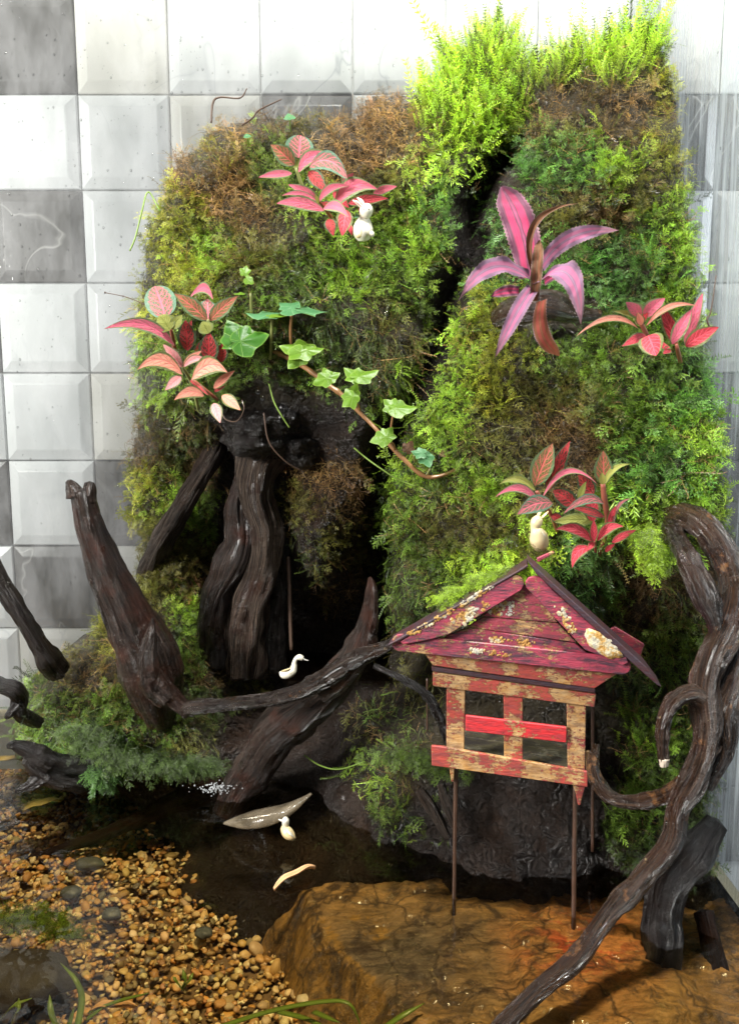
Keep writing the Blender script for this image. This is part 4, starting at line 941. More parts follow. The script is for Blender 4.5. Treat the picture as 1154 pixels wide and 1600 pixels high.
wood('driftwood', 'big glossy brown branch looping down the right side, with a long limb crossing the front',
     [[(1030, 812, .475, 14), (1062, 806, .45, 19), (1100, 824, .43, 23), (1130, 868, .42, 25), (1146, 920, .41, 25), (1136, 975, .405, 26), (1112, 1030, .40, 28), (1100, 1085, .395, 27), (1104, 1140, .39, 25), (1088, 1205, .385, 24), (1058, 1262, .38, 20), (1046, 1318, .375, 20), (1002, 1372, .37, 20), (948, 1432, .362, 16), (900, 1498, .352, 17), (832, 1556, .343, 16), (765, 1625, .335, 16)],
      ([(1040, 815, .46, 12), (1060, 848, .43, 17), (1082, 890, .415, 19), (1104, 935, .405, 19), (1118, 975, .402, 14), (1120, 1010, .402, 8)], dict(mat=M['wood_gloss'])),
      [(1096, 1092, .392, 20), (1072, 1084, .39, 15), (1048, 1100, .388, 14), (1036, 1130, .387, 12), (1034, 1162, .386, 11), (1036, 1190, .386, 10)],
      [(1112, 1160, .392, 20), (1090, 1195, .388, 18), (1058, 1232, .39, 15), (1010, 1252, .395, 13), (965, 1250, .40, 12), (938, 1232, .405, 13), (926, 1200, .41, 11), (932, 1165, .42, 7)],
      [(1150, 900, .41, 18), (1165, 960, .405, 20), (1150, 1040, .40, 20), (1125, 1110, .395, 22), (1128, 1170, .392, 20), (1100, 1230, .388, 14)],
      ([(1036, 1186, .385, 8.5), (1036, 1197, .385, 7)], dict(mat=M['cut_end'], part='cut_end', knots=0))], M['wood_brown'])
wood('driftwood', 'black trunk dropping into the water at the lower right behind the crossing limb',
     [[(1118, 1285, .42, 20), (1085, 1330, .415, 30), (1050, 1380, .41, 34), (1036, 1430, .405, 34), (1036, 1490, .395, 33), (1018, 1550, .385, 34), (990, 1630, .37, 34)]], M['wood_black'])
wood('driftwood', 'reddish brown stick under water in the lower right corner by the glass',
     [[(1098, 1425, .41, 15), (1118, 1500, .395, 17), (1140, 1580, .38, 19), (1155, 1640, .37, 19)]], M['wood_under'])
wood('driftwood', 'small rotten brown stump that carries the striped bromeliad',
     [[(775, 500, .50, 14), (805, 485, .49, 22), (850, 478, .485, 24), (895, 490, .49, 16), (935, 492, .495, 8)], [(800, 498, .49, 14), (788, 530, .492, 7)]], M['wood_brown'], cat='stump')
for lab, pts in (('thin dark twig curling up over the left hill top', [(330, 192, .60, 1.6), (333, 160, .60, 1.6), (345, 152, .60, 1.3), (375, 153, .60, 1.1), (386, 138, .60, .8)]),
                 ('bare twig sticking out left of the clover on the hill top', [(378, 196, .60, 1.6), (395, 184, .60, 1.4), (405, 172, .60, 1.2), (440, 155, .60, .8)]),
                 ('fine forked hair root sticking out left of the veined plant', [(236, 480, .56, .8), (200, 465, .56, .7), (168, 458, .56, .7), (164, 457, .56, 2.2)]),
                 ('fine dark twig standing up beside the side glass', [(1112, 520, .49, 1.5), (1104, 500, .49, 1.5), (1110, 485, .49, 1.2), (1118, 430, .49, .8)]),
                 ('stringy brown root hanging across the stump face', [(412, 645, .55, 1.2), (420, 690, .552, 1.2), (445, 720, .556, 1.1), (470, 735, .56, 1.0)]),
                 ('straight thin dark twig standing in the cave behind the swan', [(450, 870, .60, 3), (452, 915, .60, 3.2), (453, 960, .60, 3.2), (455, 1015, .60, 3)])):
    e = ptube('twig', pts, M['root'], None, seg=7, sub=8, rough=.2); meta(e, lab, 'twig')

# ================================================================== pavilion
PD, ROT = .425, R(10)
PO = at(795, 1150, PD)
class Frame:
    def __init__(s): s.n = Vector((math.sin(-ROT)*-1*0+math.sin(ROT), math.cos(ROT), 0))      # away from the viewer
    def __call__(s, px, py, y):
        o = Vector((0, 0, H)); d = at(px, py, 1.0)-o; q = PO+s.n*y
        return o+d*((q-o).dot(s.n)/d.dot(s.n))
fr = Frame()
pav = empty('pavilion', fr(795, 1225, .025), 'small weathered red and ochre stick pavilion on thin stilts over the water', 'pavilion')
def Z1(l): return [(560+x/2.308, 840+y/2.308) for x, y in l]
def Z2(l): return [(640+x/3.606, 1030+y/3.606) for x, y in l]
def stick(a, b, r, n=7):
    """rounded popsicle-stick outline from a to b, half width r"""
    ang = math.atan2(b[1]-a[1], b[0]-a[0]); out = []
    for c, s0 in ((b, -1), (a, 1)):
        for k in range(n+1):
            t = ang+s0*math.pi/2+math.pi*k/n; out.append((c[0]+r*math.cos(t), c[1]+r*math.sin(t)))
    return out
prism('gable_plank', stick((625, 1004.5), (972, 1041), 13.5), -.0075, -.0052, fr, M['paint_gable'], pav)
prism('gable_plank', Z1([(250, 400), (325, 350), (397, 325), (783, 383), (850, 440), (600, 440)]), -.0050, -.0032, fr, M['paint_gable'], pav)
prism('gable_plank', Z1([(390, 322), (447, 287), (719, 311), (785, 379), (560, 347)]), -.0048, -.0030, fr, M['paint_gable2'], pav)
prism('gable_plank', Z1([(445, 283), (560, 190), (597, 170), (650, 190), (718, 307), (590, 297)]), -.0050, -.0032, fr, M['paint_gable2'], pav)
prism('barge_board', Z1([(540, 140), (560, 134), (580, 138), (592, 150), (596, 170), (586, 190), (320, 352), (240, 372), (160, 386), (150, 376), (170, 362)]), -.0098, -.0077, fr, M['paint_gable'], pav)
prism('barge_board', Z1([(603, 180), (600, 160), (612, 144), (635, 138), (660, 146), (700, 190), (965, 428), (972, 452), (950, 462), (880, 430), (815, 405)]), -.0098, -.0077, fr, M['paint_gable'], pav)
# roof of two slopes: each of three long sticks laid front to back
for poly, nm in ((Z1([(575, 118), (608, 96), (612, 106), (150, 372), (104, 392), (108, 384)]), 'l'), (Z1([(606, 82), (624, 96), (1040, 470), (1092, 540), (1075, 532), (1000, 466), (640, 132)]), 'r')):
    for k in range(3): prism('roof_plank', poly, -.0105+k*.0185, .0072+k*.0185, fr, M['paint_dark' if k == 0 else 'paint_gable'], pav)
prism('roof_plank', Z1([(905, 330), (925, 322), (1030, 385), (1010, 445), (975, 432)]), .046, .048, fr, M['paint_gable2'], pav)
prism('roof_plank', Z1([(640, 75), (700, 48), (706, 56), (646, 90)]), .012, .014, fr, M['paint_gable'], pav)
# lintel, dark strip standing in for the shadow under it, rails and posts
prism('lintel', Z1([(235, 415), (935, 490), (850, 545), (268, 462)]), -.0028, .0012, fr, M['paint_wood2'], pav)
prism('shadow_strip', Z1([(262, 466), (852, 546), (852, 562), (264, 482)]), -.0030, .0020, fr, M['paint_dark'], pav)
prism('top_rail', Z1([(266, 486), (856, 566), (850, 612), (267, 536)]), -.0022, .0, fr, M['paint_red'], pav)
prism('post', Z2([(206, 150), (312, 165), (306, 540), (205, 515)]), .0003, .0024, fr, M['paint_wood'], pav)
prism('post', Z2([(527, 195), (636, 210), (636, 580), (530, 565)]), .0003, .0024, fr, M['paint_red'], pav)
prism('post', Z2([(882, 240), (992, 255), (985, 650), (888, 635)]), .0003, .0024, fr, M['paint_wood2'], pav)
prism('middle_rail', Z2([(312, 316), (884, 384), (880, 472), (312, 404)]), -.0020, .0, fr, M['paint_bright'], pav)
prism('bottom_rail', Z2([(120, 488), (190, 494), (1002, 636), (1000, 722), (122, 600)]), -.0022, .0, fr, M['paint_red'], pav)
# floor boards, back rail, back posts
q0, q1 = fr(706, 1181, .002), fr(914, 1212, .002)
up = Vector((0, 0, 1))
for k in range(6):
    y0, y1 = .0028+k*.0092, .0028+k*.0092+.0086
    V = []
    for zz in (0, -.0016):
        for a, yy in ((q0, y0), (q1, y0), (q1, y1), (q0, y1)): V.append(a+fr.n*(yy-.002)+up*(zz+.0005*((k % 2)*2-1)*.4))
    mesh_obj('floor_board', V, [(0, 1, 2, 3), (7, 6, 5, 4), (0, 4, 5, 1), (1, 5, 6, 2), (2, 6, 7, 3), (3, 7, 4, 0)], M['deck'], pav, False)
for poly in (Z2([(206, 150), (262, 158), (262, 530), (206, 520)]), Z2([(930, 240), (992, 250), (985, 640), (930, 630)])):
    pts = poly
    prism('post', [(577+(x-577)*PD/(PD+.0) , y) for x, y in pts], .053, .055, fr, M['paint_dark'], pav)  # dark material puts the pavilion's inner shade into the back posts
# corner tabs under the rail and the stilts
prism('tab', [(701, 1196), (710, 1197), (708.5, 1222), (704.5, 1222)], .0003, .002, fr, M['paint_wood'], pav)
prism('tab', [(893, 1224), (914, 1228), (910, 1242), (906, 1259), (902, 1258), (899, 1240)], .0003, .002, fr, M['paint_wood2'], pav)
prism('tab', Z2([(988, 520), (1012, 516), (1016, 600), (990, 640)]), .003, .0045, fr, M['paint_wood'], pav)
def rod(a, b, ra, rb, label=None):
    tube('stilt', [tuple(a)+(ra,), tuple((a*2+b)/3)+(ra,), tuple((a+b*2)/3)+(rb,), tuple(b)+(rb,)], M['rod'], pav, seg=10, sub=6, rough=.12)
rod(fr(712, 1190, .0035), at_z(708.5, 1434, -.012), .0013, .0011)
rod(fr(898, 1225, .0035), at_z(895, 1457, -.009), .0013, .0013)
rod(fr(667, 1060, .050), fr(667, 1142, .050), .0007, .0006)
rod(fr(925, 1085, .050), at(925, 1330, .46), .0011, .0011)
# crusty lichen on the right barge board
bm = bmesh.new(); C0 = Z1([(880, 385)])[0]; ring = []
for k in range(26):
    th = k/26*2*math.pi; r_ = 1+.28*mnoise.noise(Vector((math.cos(th)*2, math.sin(th)*2, 3)))
    ring.append((C0[0]+29*r_*math.cos(th)*1.0+4*math.sin(th), C0[1]+(19*math.sin(th)+13*math.cos(th))*r_))
V = [fr(*C0, -.0103)]+[fr(C0[0]+(x-C0[0])*.6, C0[1]+(y-C0[1])*.6, -.0104+.0010*mnoise.noise(Vector((x*.1, y*.1, 0)))) for x, y in ring]+[fr(x, y, -.0104) for x, y in ring]+[fr(x, y, -.0095) for x, y in ring]
Fc = [(0, 1+k, 1+(k+1) % 26) for k in range(26)]+[(1+k, 27+k, 27+(k+1) % 26, 1+(k+1) % 26) for k in range(26)]+[(27+k, 53+k, 53+(k+1) % 26, 27+(k+1) % 26) for k in range(26)]
mesh_obj('lichen_patch', V, Fc, M['lichen'], pav)
def crumbs(name, n, poly, y, parent, mat, rmin=.0004, rmax=.0012, seed=3):
    rr = random.Random(seed); V, Fc = [], []; xs = [p[0] for p in poly]; ys = [p[1] for p in poly]; k = 0
    while k < n:
        x, yy = rr.uniform(min(xs), max(xs)), rr.uniform(min(ys), max(ys))
        if not inpoly(np.array([x]), np.array([yy]), poly)[0]: continue
        if fbm(x/9, yy/9, 0, 2, seed) < -.05 and rr.random() < .85: continue
        c = fr(x, yy, y); r = rmin+(rmax-rmin)*rr.random()**2; b = len(V)
        for a in range(6): V.append(c+Vector((math.cos(a*1.047)*r*rr.uniform(.7, 1.3), 0, math.sin(a*1.047)*r*rr.uniform(.7, 1.3))))
        V.append(c-fr.n*r*.5); Fc += [(b+a, b+(a+1) % 6, b+6) for a in range(6)]; k += 1
    o = mesh_obj(name, V, Fc, mat, parent); o['kind'] = 'stuff'
crumbs('lichen_speck', 90, Z1([(420, 225), (480, 240), (370, 325), (330, 300)]), -.0099, pav, M['lichen'], seed=4)
crumbs('lichen_speck', 90, Z1([(700, 240), (730, 240), (790, 340), (760, 350)]), -.0099, pav, M['lichen'], seed=5)
crumbs('lichen_speck', 60, Z1([(450, 355), (640, 375), (620, 390), (440, 372)]), -.0052, pav, M['lichen'], seed=6)
crumbs('lichen_speck', 50, Z1([(400, 400), (560, 415), (540, 430), (400, 415)]), -.0077, pav, M['lichen'], seed=7)
crumbs('lichen_speck', 200, Z1([(170, 350), (470, 178), (500, 172), (210, 345)]), -.0102, pav, M['lichen'], seed=8)
crumbs('lichen_speck', 80, Z1([(480, 240), (560, 225), (560, 280), (470, 280)]), -.0052, pav, M['lichen'], seed=9)

# ================================================================== veined plants
def lf(par, x0, y0, x1, y1, w, m, D, dt=-.008, mid=None, prof='ovate', arch=.12, roll=0.0, cup=.15, **k):
    md = (mid[0], mid[1], D+dt*.6) if mid else None
    return leaf(par, (x0, y0, D), (x1, y1, D+dt), w, M[m], mid=md, prof=prof, arch=arch, roll=roll, cup=cup, **k)
def stem(par, pts, m='stem_green'): return ptube('stem', pts, M[m], par, seg=8, sub=5, rough=.08)
A = empty('veined_plant', at(485, 300, .575), 'pink leaved plant on the upper left hill, behind the white rabbit', 'plant')
for a in ((466, 247, 470, 211, 41, 'f_green', .565, .0, None, 'round'), (460, 258, 423, 226, 26, 'f_olive', .56), (457, 262, 496, 240, 11, 'f_under', .562, -.002),
          (456, 271, 404, 277, 13, 'f_pink', .555, -.006), (466, 269, 529, 247, 20, 'f_pink', .555, -.004, (487, 244)), (484, 260, 543, 279, 27, 'f_green', .548, -.012, (514, 251), 'round'),
          (482, 268, 510, 300, 22, 'f_dark', .558, -.006), (537, 292, 552, 270, 18, 'f_pink', .562), (498, 313, 450, 288, 16, 'f_pink', .548), (496, 314, 440, 306, 9, 'f_pink', .545, -.008, (466, 302)),
          (506, 329, 432, 318, 20, 'f_pink', .545, -.01, (467, 316)), (498, 315, 546, 290, 13, 'f_pink', .545, -.008, (516, 294)), (523, 322, 590, 296, 26, 'f_pink', .548, -.012, (551, 290)),
          (583, 303, 620, 291, 14, 'f_pink', .556), (544, 318, 606, 310, 17, 'f_red', .556, -.006), (505, 326, 545, 340, 17, 'f_pink', .542, -.012, (526, 322)),
          (541, 328, 534, 369, 25, 'f_red', .545, -.006), (513, 342, 521, 369, 19, 'f_dark', .55), (544, 350, 550, 368, 10, 'f_red', .552), (520, 300, 545, 325, 16, 'f_red', .56, 0), (500, 318, 530, 330, 14, 'f_dark', .56, 0), (560, 330, 575, 318, 10, 'f_red', .56)):
    lf(A, *a)
lf(A, 497, 318, 492, 303, 6, 'f_yellow', .542); stem(A, [(490, 345, .575, 3), (475, 300, .568, 3), (462, 262, .562, 2.4)]); stem(A, [(525, 350, .57, 3), (510, 330, .56, 2.5), (498, 314, .547, 2)], 'stem_red')
B = empty('veined_plant', at(300, 580, .565), 'speckled salmon and green leaved plant on the left hill edge beside the ivy', 'plant')
for a in ((259, 497, 242, 447, 46, 'f_green', .535, .012, None, 'round'), (266, 516, 249, 493, 30, 'f_under', .533, -.002, None, 'round'), (268, 514, 285, 492, 16, 'f_under', .534, -.002),
          (273, 540, 163, 514, 20, 'f_pink', .54, -.03, (225, 507)), (323, 500, 273, 459, 25, 'f_olive', .532), (333, 468, 296, 466, 17, 'f_pink', .542, 0, (318, 449)), (325, 500, 324, 467, 30, 'f_green', .54, .005),
          (328, 501, 371, 463, 22, 'f_olive', .534), (326, 521, 316, 502, 24, 'f_under', .532, -.002), (293, 548, 290, 500, 28, 'f_dark', .545), (326, 567, 326, 518, 30, 'f_dark', .54), (345, 566, 348, 535, 19, 'f_dark', .543),
          (310, 566, 317, 530, 22, 'f_dark', .55), (285, 540, 300, 500, 16, 'f_dark', .55),
          (285, 574, 255, 538, 19, 'f_pale', .53), (285, 585, 214, 578, 26, 'f_salmon', .528, -.012, (250, 562)), (287, 573, 315, 548, 14, 'f_salmon', .53), (287, 573, 324, 563, 12, 'f_pale', .528, -.008, (305, 560)),
          (283, 588, 258, 610, 17, 'f_pale', .528), (300, 592, 356, 582, 29, 'f_salmon', .525, -.012, (328, 570)), (334, 607, 367, 579, 15, 'f_salmon', .53), (319, 618, 272, 625, 20, 'f_salmon', .525, -.01, (296, 612)),
          (347, 618, 376, 641, 19, 'f_salmon', .525), (334, 630, 344, 661, 19, 'f_pale', .522), (297, 594, 326, 618, 9, 'f_dark', .535), (335, 612, 352, 603, 9, 'f_dark', .535)):
    lf(B, *a)
stem(B, [(275, 560, .56, 3), (271, 535, .548, 3.5), (267, 514, .536, 2.6)], 'stem_red'); stem(B, [(310, 640, .56, 2.5), (300, 600, .545, 3), (286, 574, .53, 2.6)], 'stem_green'); stem(B, [(340, 625, .555, 2.4), (332, 618, .535, 2.6), (300, 592, .53, 2.4)], 'stem_red'); stem(B, [(328, 575, .56, 3), (327, 530, .545, 3), (325, 500, .536, 2.4)])
E = empty('veined_plant', at(1030, 545, .49), 'small bright red and pink plant near the right side glass', 'plant')
for a in ((996, 513, 899, 526, 11, 'f_salmon', .47, -.01, (951, 497)), (1000, 497, 957, 486, 9, 'f_yellow', .47), (1000, 494, 977, 472, 22, 'f_pink', .468), (1004, 495, 1038, 466, 25, 'f_pink', .47),
          (1009, 509, 1088, 478, 11, 'f_salmon', .465, -.01, (1045, 479)), (1008, 524, 971, 541, 17, 'f_red', .468), (1012, 524, 1024, 556, 37, 'f_red', .462, -.012, None, 'round'), (1040, 538, 1034, 545, 20, 'f_red', .475),
          (1056, 540, 1031, 476, 22, 'f_red', .478), (1049, 538, 1080, 483, 21, 'f_pink', .47), (1070, 540, 1097, 458, 21, 'f_pink', .476), (1070, 541, 1122, 511, 26, 'f_red', .468, -.012), (1001, 508, 995, 488, 14, 'f_salmon', .466), (1046, 545, 1035, 553, 14, 'f_red', .472), (1000, 505, 1012, 488, 12, 'f_red', .47)):
    lf(E, *a)
stem(E, [(1020, 565, .49, 3), (1012, 530, .474, 3.5), (1001, 505, .468, 3.5), (1000, 492, .468, 2.5)], 'stem_red'); stem(E, [(1062, 565, .49, 3.5), (1058, 548, .476, 3.5), (1056, 538, .474, 2.5)], 'stem_red')
Fp = empty('veined_plant', at(925, 860, .47), 'green and red net veined plant above the pavilion roof, beside the cream figurine', 'plant')
for a in ((835, 759, 863, 693, 34, 'f_olive', .448), (854, 768, 890, 689, 25, 'f_dark', .452), (836, 766, 779, 757, 14, 'f_yellow', .446, -.01, (807, 748)), (842, 786, 773, 777, 15, 'f_pink', .445, -.01, (810, 762)),
          (862, 786, 807, 804, 28, 'f_green', .44, -.016, (834, 788)), (846, 779, 934, 758, 11, 'f_pink', .445, 0, (886, 736)), (942, 757, 942, 704, 28, 'f_olive', .446), (944, 757, 984, 725, 10, 'f_yellow', .443, -.006, (958, 733)),
          (941, 757, 940, 738, 11, 'f_yellow', .44), (897, 790, 864, 766, 28, 'f_dark', .454, 0, None, 'round'), (925, 775, 903, 741, 27, 'f_dark', .456, 0), (903, 782, 915, 752, 10, 'f_under', .45), (943, 787, 879, 803, 16, 'f_green', .438, -.012, (915, 780)),
          (943, 808, 893, 793, 14, 'f_dark', .442, -.004), (925, 815, 922, 768, 26, 'f_red', .452), (926, 814, 864, 815, 20, 'f_under', .452, -.002), (925, 846, 867, 827, 20, 'f_red', .442, -.01, (897, 826)), (927, 846, 927, 812, 14, 'f_red', .44),
          (932, 845, 974, 823, 17, 'f_red', .44, -.008, (951, 824)), (927, 848, 917, 860, 12, 'f_red', .44), (925, 856, 893, 888, 21, 'f_red', .436, -.006, (902, 862)), (955, 848, 993, 828, 14, 'f_red', .45), (958, 818, 986, 779, 7, 'f_green', .445, 0, (966, 790)), (950, 820, 962, 790, 12, 'f_red', .45), (860, 805, 880, 815, 16, 'f_dark', .456, 0), (945, 862, 960, 850, 10, 'f_red', .452)):
    lf(Fp, *a)
stem(Fp, [(935, 870, .47, 4), (948, 820, .452, 4), (944, 785, .446, 5), (941, 755, .443, 4)], 'stem_red'); stem(Fp, [(870, 830, .47, 3), (858, 800, .455, 3), (838, 768, .447, 3)], 'stem_red'); stem(Fp, [(930, 862, .455, 2.4), (928, 846, .442, 2.4)], 'stem_red')

# ================================================================== bromeliad
Bm = empty('bromeliad', at(838, 450, .49), 'magenta striped bromeliad with toothed leaves and a withered brown one', 'bromeliad')
def bl(x0, y0, x1, y1, w, m, D, dt, mid, lab=None, **k):
    return leaf(Bm, (x0, y0, D), (x1, y1, D+dt), w, M[m], mid=(mid[0], mid[1], D+dt*.55-.004), prof=k.pop('prof', 'strap'), wav=k.pop('wav', .22), tooth=.05, nu=44, nv=10, cup=k.pop('cup', .3), label=lab, **k)
bl(828, 432, 783, 292, 44, 'brom', .478, .01, (814, 358), 'upright striped leaf')
bl(836, 436, 903, 318, 13, 'brom_brown', .47, -.012, (834, 352), 'withered curled brown leaf', cup=.9, prof='lance')
bl(834, 470, 842, 375, 16, 'brom_brown', .466, -.004, (838, 420), cup=.7, wav=.5)
bl(846, 414, 966, 360, 30, 'brom_pale', .475, -.012, (895, 370), prof='lance')
bl(828, 436, 716, 470, 34, 'brom_pale', .470, -.025, (768, 418), prof='lance', roll=-.3)
bl(832, 450, 772, 560, 28, 'brom_pale', .466, -.012, (806, 490), prof='lance', wav=.1)
bl(842, 440, 907, 507, 44, 'brom_pale', .464, -.02, (888, 430), prof='lance', roll=.2)
bl(846, 470, 873, 556, 22, 'brom_rust', .472, -.006, (846, 520), 'rust red drooping leaf', wav=.1)
bl(810, 455, 765, 463, 20, 'brom', .482, -.004, (788, 455), prof='lance')
bl(850, 440, 900, 430, 18, 'brom', .482, -.004, (876, 425), prof='lance')

# ================================================================== ivy
IVY5 = [(0, 1.0), (.16, .84), (.48, .64), (.62, .66), (.92, .80), (1.10, .66), (1.45, .46), (1.75, .50), (2.05, .50), (2.5, .40), (3.1416, .16)]
IVY3 = [(0, 1.0), (.2, .84), (.55, .62), (.75, .62), (1.05, .70), (1.3, .60), (1.8, .46), (2.4, .40), (2.8, .34), (3.1416, .16)]
def ivy_leaf(par, px, py, D, size, ang, mat, lobes=5, flat_=0.0, sx=1.0, cup=.18, deep=.38, seed=0):
    """px,py: where the stalk joins; ang: image direction of the middle lobe (deg, 90 = up)"""
    a0 = R(ang); tilt = flat_; nr, nt = 6, 40; V = [at(px, py, D)]; UVs = [(0, 0)]; s = mm(size, D)
    e1, e2 = RV, UV_*math.cos(tilt)+FV*math.sin(tilt); nn = e1.cross(e2).normalized(); s *= .9
    if nn.dot(FV) > 0: nn = -nn
    rs = random.Random(seed)
    amp = [1, .82, .82, .5, .5][:lobes]; cen = [0, .95, -.95, 1.95, -1.95][:lobes]
    wv = rs.uniform(0, 6)
    for i in range(1, nr+1):
        for k in range(nt):
            th = -math.pi+2*math.pi*k/nt
            kn = IVY5 if lobes == 5 else IVY3
            r = float(np.interp(abs(th), [q_[0] for q_ in kn], [q_[1] for q_ in kn]))*(1+.05*math.sin(th*3+wv))
            q = i/nr*r; x = math.cos(th+a0)*q*s*sx; y = math.sin(th+a0)*q*s
            off = cup*s*q*q*(.6+.4*math.cos(th*3+wv))-.16*s*q+.05*s*math.sin(th*7+wv)*q*q-.08*s*abs(math.sin(th*2.5))*q
            V.append(V[0]+e1*x+e2*y+nn*off*1.0); UVs.append((i/nr, th/(2*math.pi)+.5))
    Fc = [(0, 1+k, 1+(k+1) % nt) for k in range(nt)]
    for i in range(nr-1):
        for k in range(nt): a = 1+i*nt+k; b = 1+i*nt+(k+1) % nt; Fc.append((a, a+nt, b+nt, b))
    return mesh_obj('leaf', V, Fc, M[mat], par, True, UVs)
Iv = empty('ivy_vine', at(430, 560, .555), 'creeping ivy with lobed leaves trailing right along a brown stem over the cave', 'ivy')
ptube('vine_stem', [(425, 548, .545, 3), (451, 560, .54, 3.6), (482, 578, .532, 3.8), (512, 601, .527, 3.8), (535, 618, .525, 3.6), (558, 641, .522, 3.4), (584, 667, .518, 3), (604, 690, .515, 3.4), (630, 717, .512, 3.6), (663, 744, .51, 3.2), (696, 741, .51, 3), (722, 726, .512, 3), (735, 713, .515, 2.4)], M['stem_brown'], Iv, seg=10, sub=8, rough=.15, knots=.5)
for pts, m in (([(382, 555, .55, 2.6), (378, 545, .545, 2.6), (373, 532, .53, 2.2)], 'stem_green'), ([(422, 562, .545, 2.6), (424, 530, .54, 2.8), (425, 492, .535, 2.6)], 'stem_green'), ([(395, 520, .55, 2.4), (393, 490, .545, 2.4), (392, 458, .54, 2.2)], 'stem_green'),
               ([(455, 545, .54, 2.4), (454, 515, .535, 2.6), (456, 486, .53, 2.4)], 'stem_brown'), ([(470, 573, .534, 2), (475, 560, .53, 2), (476, 548, .525, 1.8)], 'stem_brown'), ([(512, 600, .527, 1.8), (511, 593, .52, 1.8)], 'stem_brown'),
               ([(555, 640, .522, 1.8), (557, 615, .52, 1.8), (559, 591, .516, 1.6)], 'stem_brown'), ([(608, 690, .515, 1.8), (611, 665, .512, 1.8), (615, 640, .508, 1.6)], 'stem_brown'), ([(562, 645, .522, 1.8), (560, 634, .518, 1.8), (552, 627, .514, 1.6)], 'stem_brown'),
               ([(616, 705, .513, 2), (614, 694, .51, 1.8), (602, 686, .506, 1.6)], 'stem_brown'), ([(648, 722, .512, 1.8), (646, 712, .508, 1.6)], 'stem_green'), ([(734, 714, .515, 2.4), (728, 702, .512, 2), (724, 694, .51, 1.4)], 'stem_green'), ([(666, 742, .51, 1.5), (672, 732, .508, 1.3)], 'stem_green')):
    ptube('leaf_stalk', pts, M[m], Iv, seg=8, sub=5, rough=.08)
for i, a in enumerate([(373, 531, .528, 46, 120, 'ivy_dark', 3, .2, 1), (375, 533, .526, 52, 12, 'ivy_dark', 3, .3, .95), (372, 528, .532, 34, 225, 'ivy_dark', 3, .5, 1.1), (424, 490, .532, 40, 178, 'ivy_blue', 5, 1.05, 1.05), (426, 491, .531, 24, -20, 'ivy_light', 3, 1.1, 1.2), (455, 482, .528, 62, 12, 'ivy_blue', 5, 1.12, 1.05), (457, 478, .53, 34, 140, 'ivy_blue', 3, .9, 1),
                       (477, 547, .522, 42, 165, 'ivy_light', 5, .6, 1.1), (470, 550, .521, 36, 235, 'ivy_light', 3, .2, 1), (478, 547, .522, 24, 15, 'ivy_light', 3, .6, 1.3), (511, 590, .515, 20, 110, 'ivy_light', 3, .1, 1), (511, 590, .514, 24, 25, 'ivy_light', 3, .3, 1), (510, 591, .513, 26, 205, 'ivy_light', 3, .3, 1),
                       (559, 589, .513, 31, 140, 'ivy_light', 5, .55, 1), (560, 588, .512, 34, 25, 'ivy_light', 3, .7, 1.1), (551, 620, .510, 27, 225, 'ivy_light', 5, .2, 1), (549, 616, .511, 24, 70, 'ivy_light', 3, .4, 1), (615, 638, .505, 26, 135, 'ivy_light', 5, .3, 1), (617, 637, .504, 36, -2, 'ivy_light', 3, .6, 1),
                       (601, 684, .503, 27, 195, 'ivy_light', 3, .4, 1.05), (603, 683, .503, 24, 60, 'ivy_light', 5, .3, 1), (660, 708, .505, 20, 170, 'ivy_blue', 5, .5, 1), (664, 712, .505, 24, -70, 'ivy_blue', 3, .3, 1), (636, 703, .52, 20, 60, 'dry', 3, .2, 1), (690, 708, .508, 16, 20, 'dry', 3, .7, 1.2),
                       (723, 694, .508, 15, 170, 'ivy_light', 3, .8, 1.1), (724, 694, .508, 13, 10, 'ivy_light', 3, .8, 1.1), (382, 427, .54, 17, 80, 'ivy_light', 5, .2, .9), (386, 436, .538, 15, -40, 'ivy_light', 3, .3, 1), (379, 458, .54, 12, 180, 'ivy_light', 3, 1.0, 1.3)]):
    ivy_leaf(Iv, *a[:6], lobes=a[6], flat_=a[7], sx=a[8], seed=i)
# clover seedlings
def clover(label, px, py, D, s, base):
    c = empty('clover', at(*base), label, 'seedling')
    ptube('stem', [base+(1.2,), ((px+base[0])/2, (py+base[1])/2, D+.003, 1.1), (px, py, D, .9)], M['green_thread'], c, seg=6, sub=4)
    for k in range(3): ivy_leaf(c, px, py, D, s, 90+120*k+10, 'ivy_blue', 3, .6, 1, seed=k)
clover('tiny three leaved clover on top of the left hill', 452, 182, .575, 12, (454, 205, .59))
clover('second tiny clover with paler leaves, on the moss left of the pink plant', 386, 212, .58, 8, (388, 226, .59))
clover('small clover beside the white rabbit', 558, 337, .54, 7, (556, 352, .56))

# ================================================================== figurines
rb = empty('rabbit_figurine', at(567, 372, .545), 'white rabbit figurine sitting in the moss below the pink plant', 'figurine')
ptube('body', [(568, 375, .545, 9), (567, 366, .544, 14.5), (567, 356, .543, 15), (568, 347, .542, 12), (569, 339, .541, 8.5), (571, 332, .539, 10), (573, 325, .538, 9.5), (574, 319, .538, 5)], M['china'], rb, seg=20, sub=8, rough=.02)
for a, b, c in (((565, 324), (558, 317), (551, 313)), ((568, 321), (564, 314), (558, 309))):
    ear_ = ptube('ear', [(*a, .538, 3.4), (*b, .537, 4.0), (*c, .536, 1.5)], M['china'], rb, seg=12, sub=6, rough=.02, flat_=.6)
    if a == (565, 324): ear1 = ear_
ptube('inner_ear', [(564, 323, .5345, 1.6), (559, 318, .5335, 2.2), (554, 315, .5325, .8)], M['china_pink'], ear1, seg=8, sub=5, flat_=.5)
ptube('paw', [(562, 360, .534, 4), (560, 366, .532, 5), (561, 371, .532, 4)], M['china_y'], rb, seg=10, sub=5)
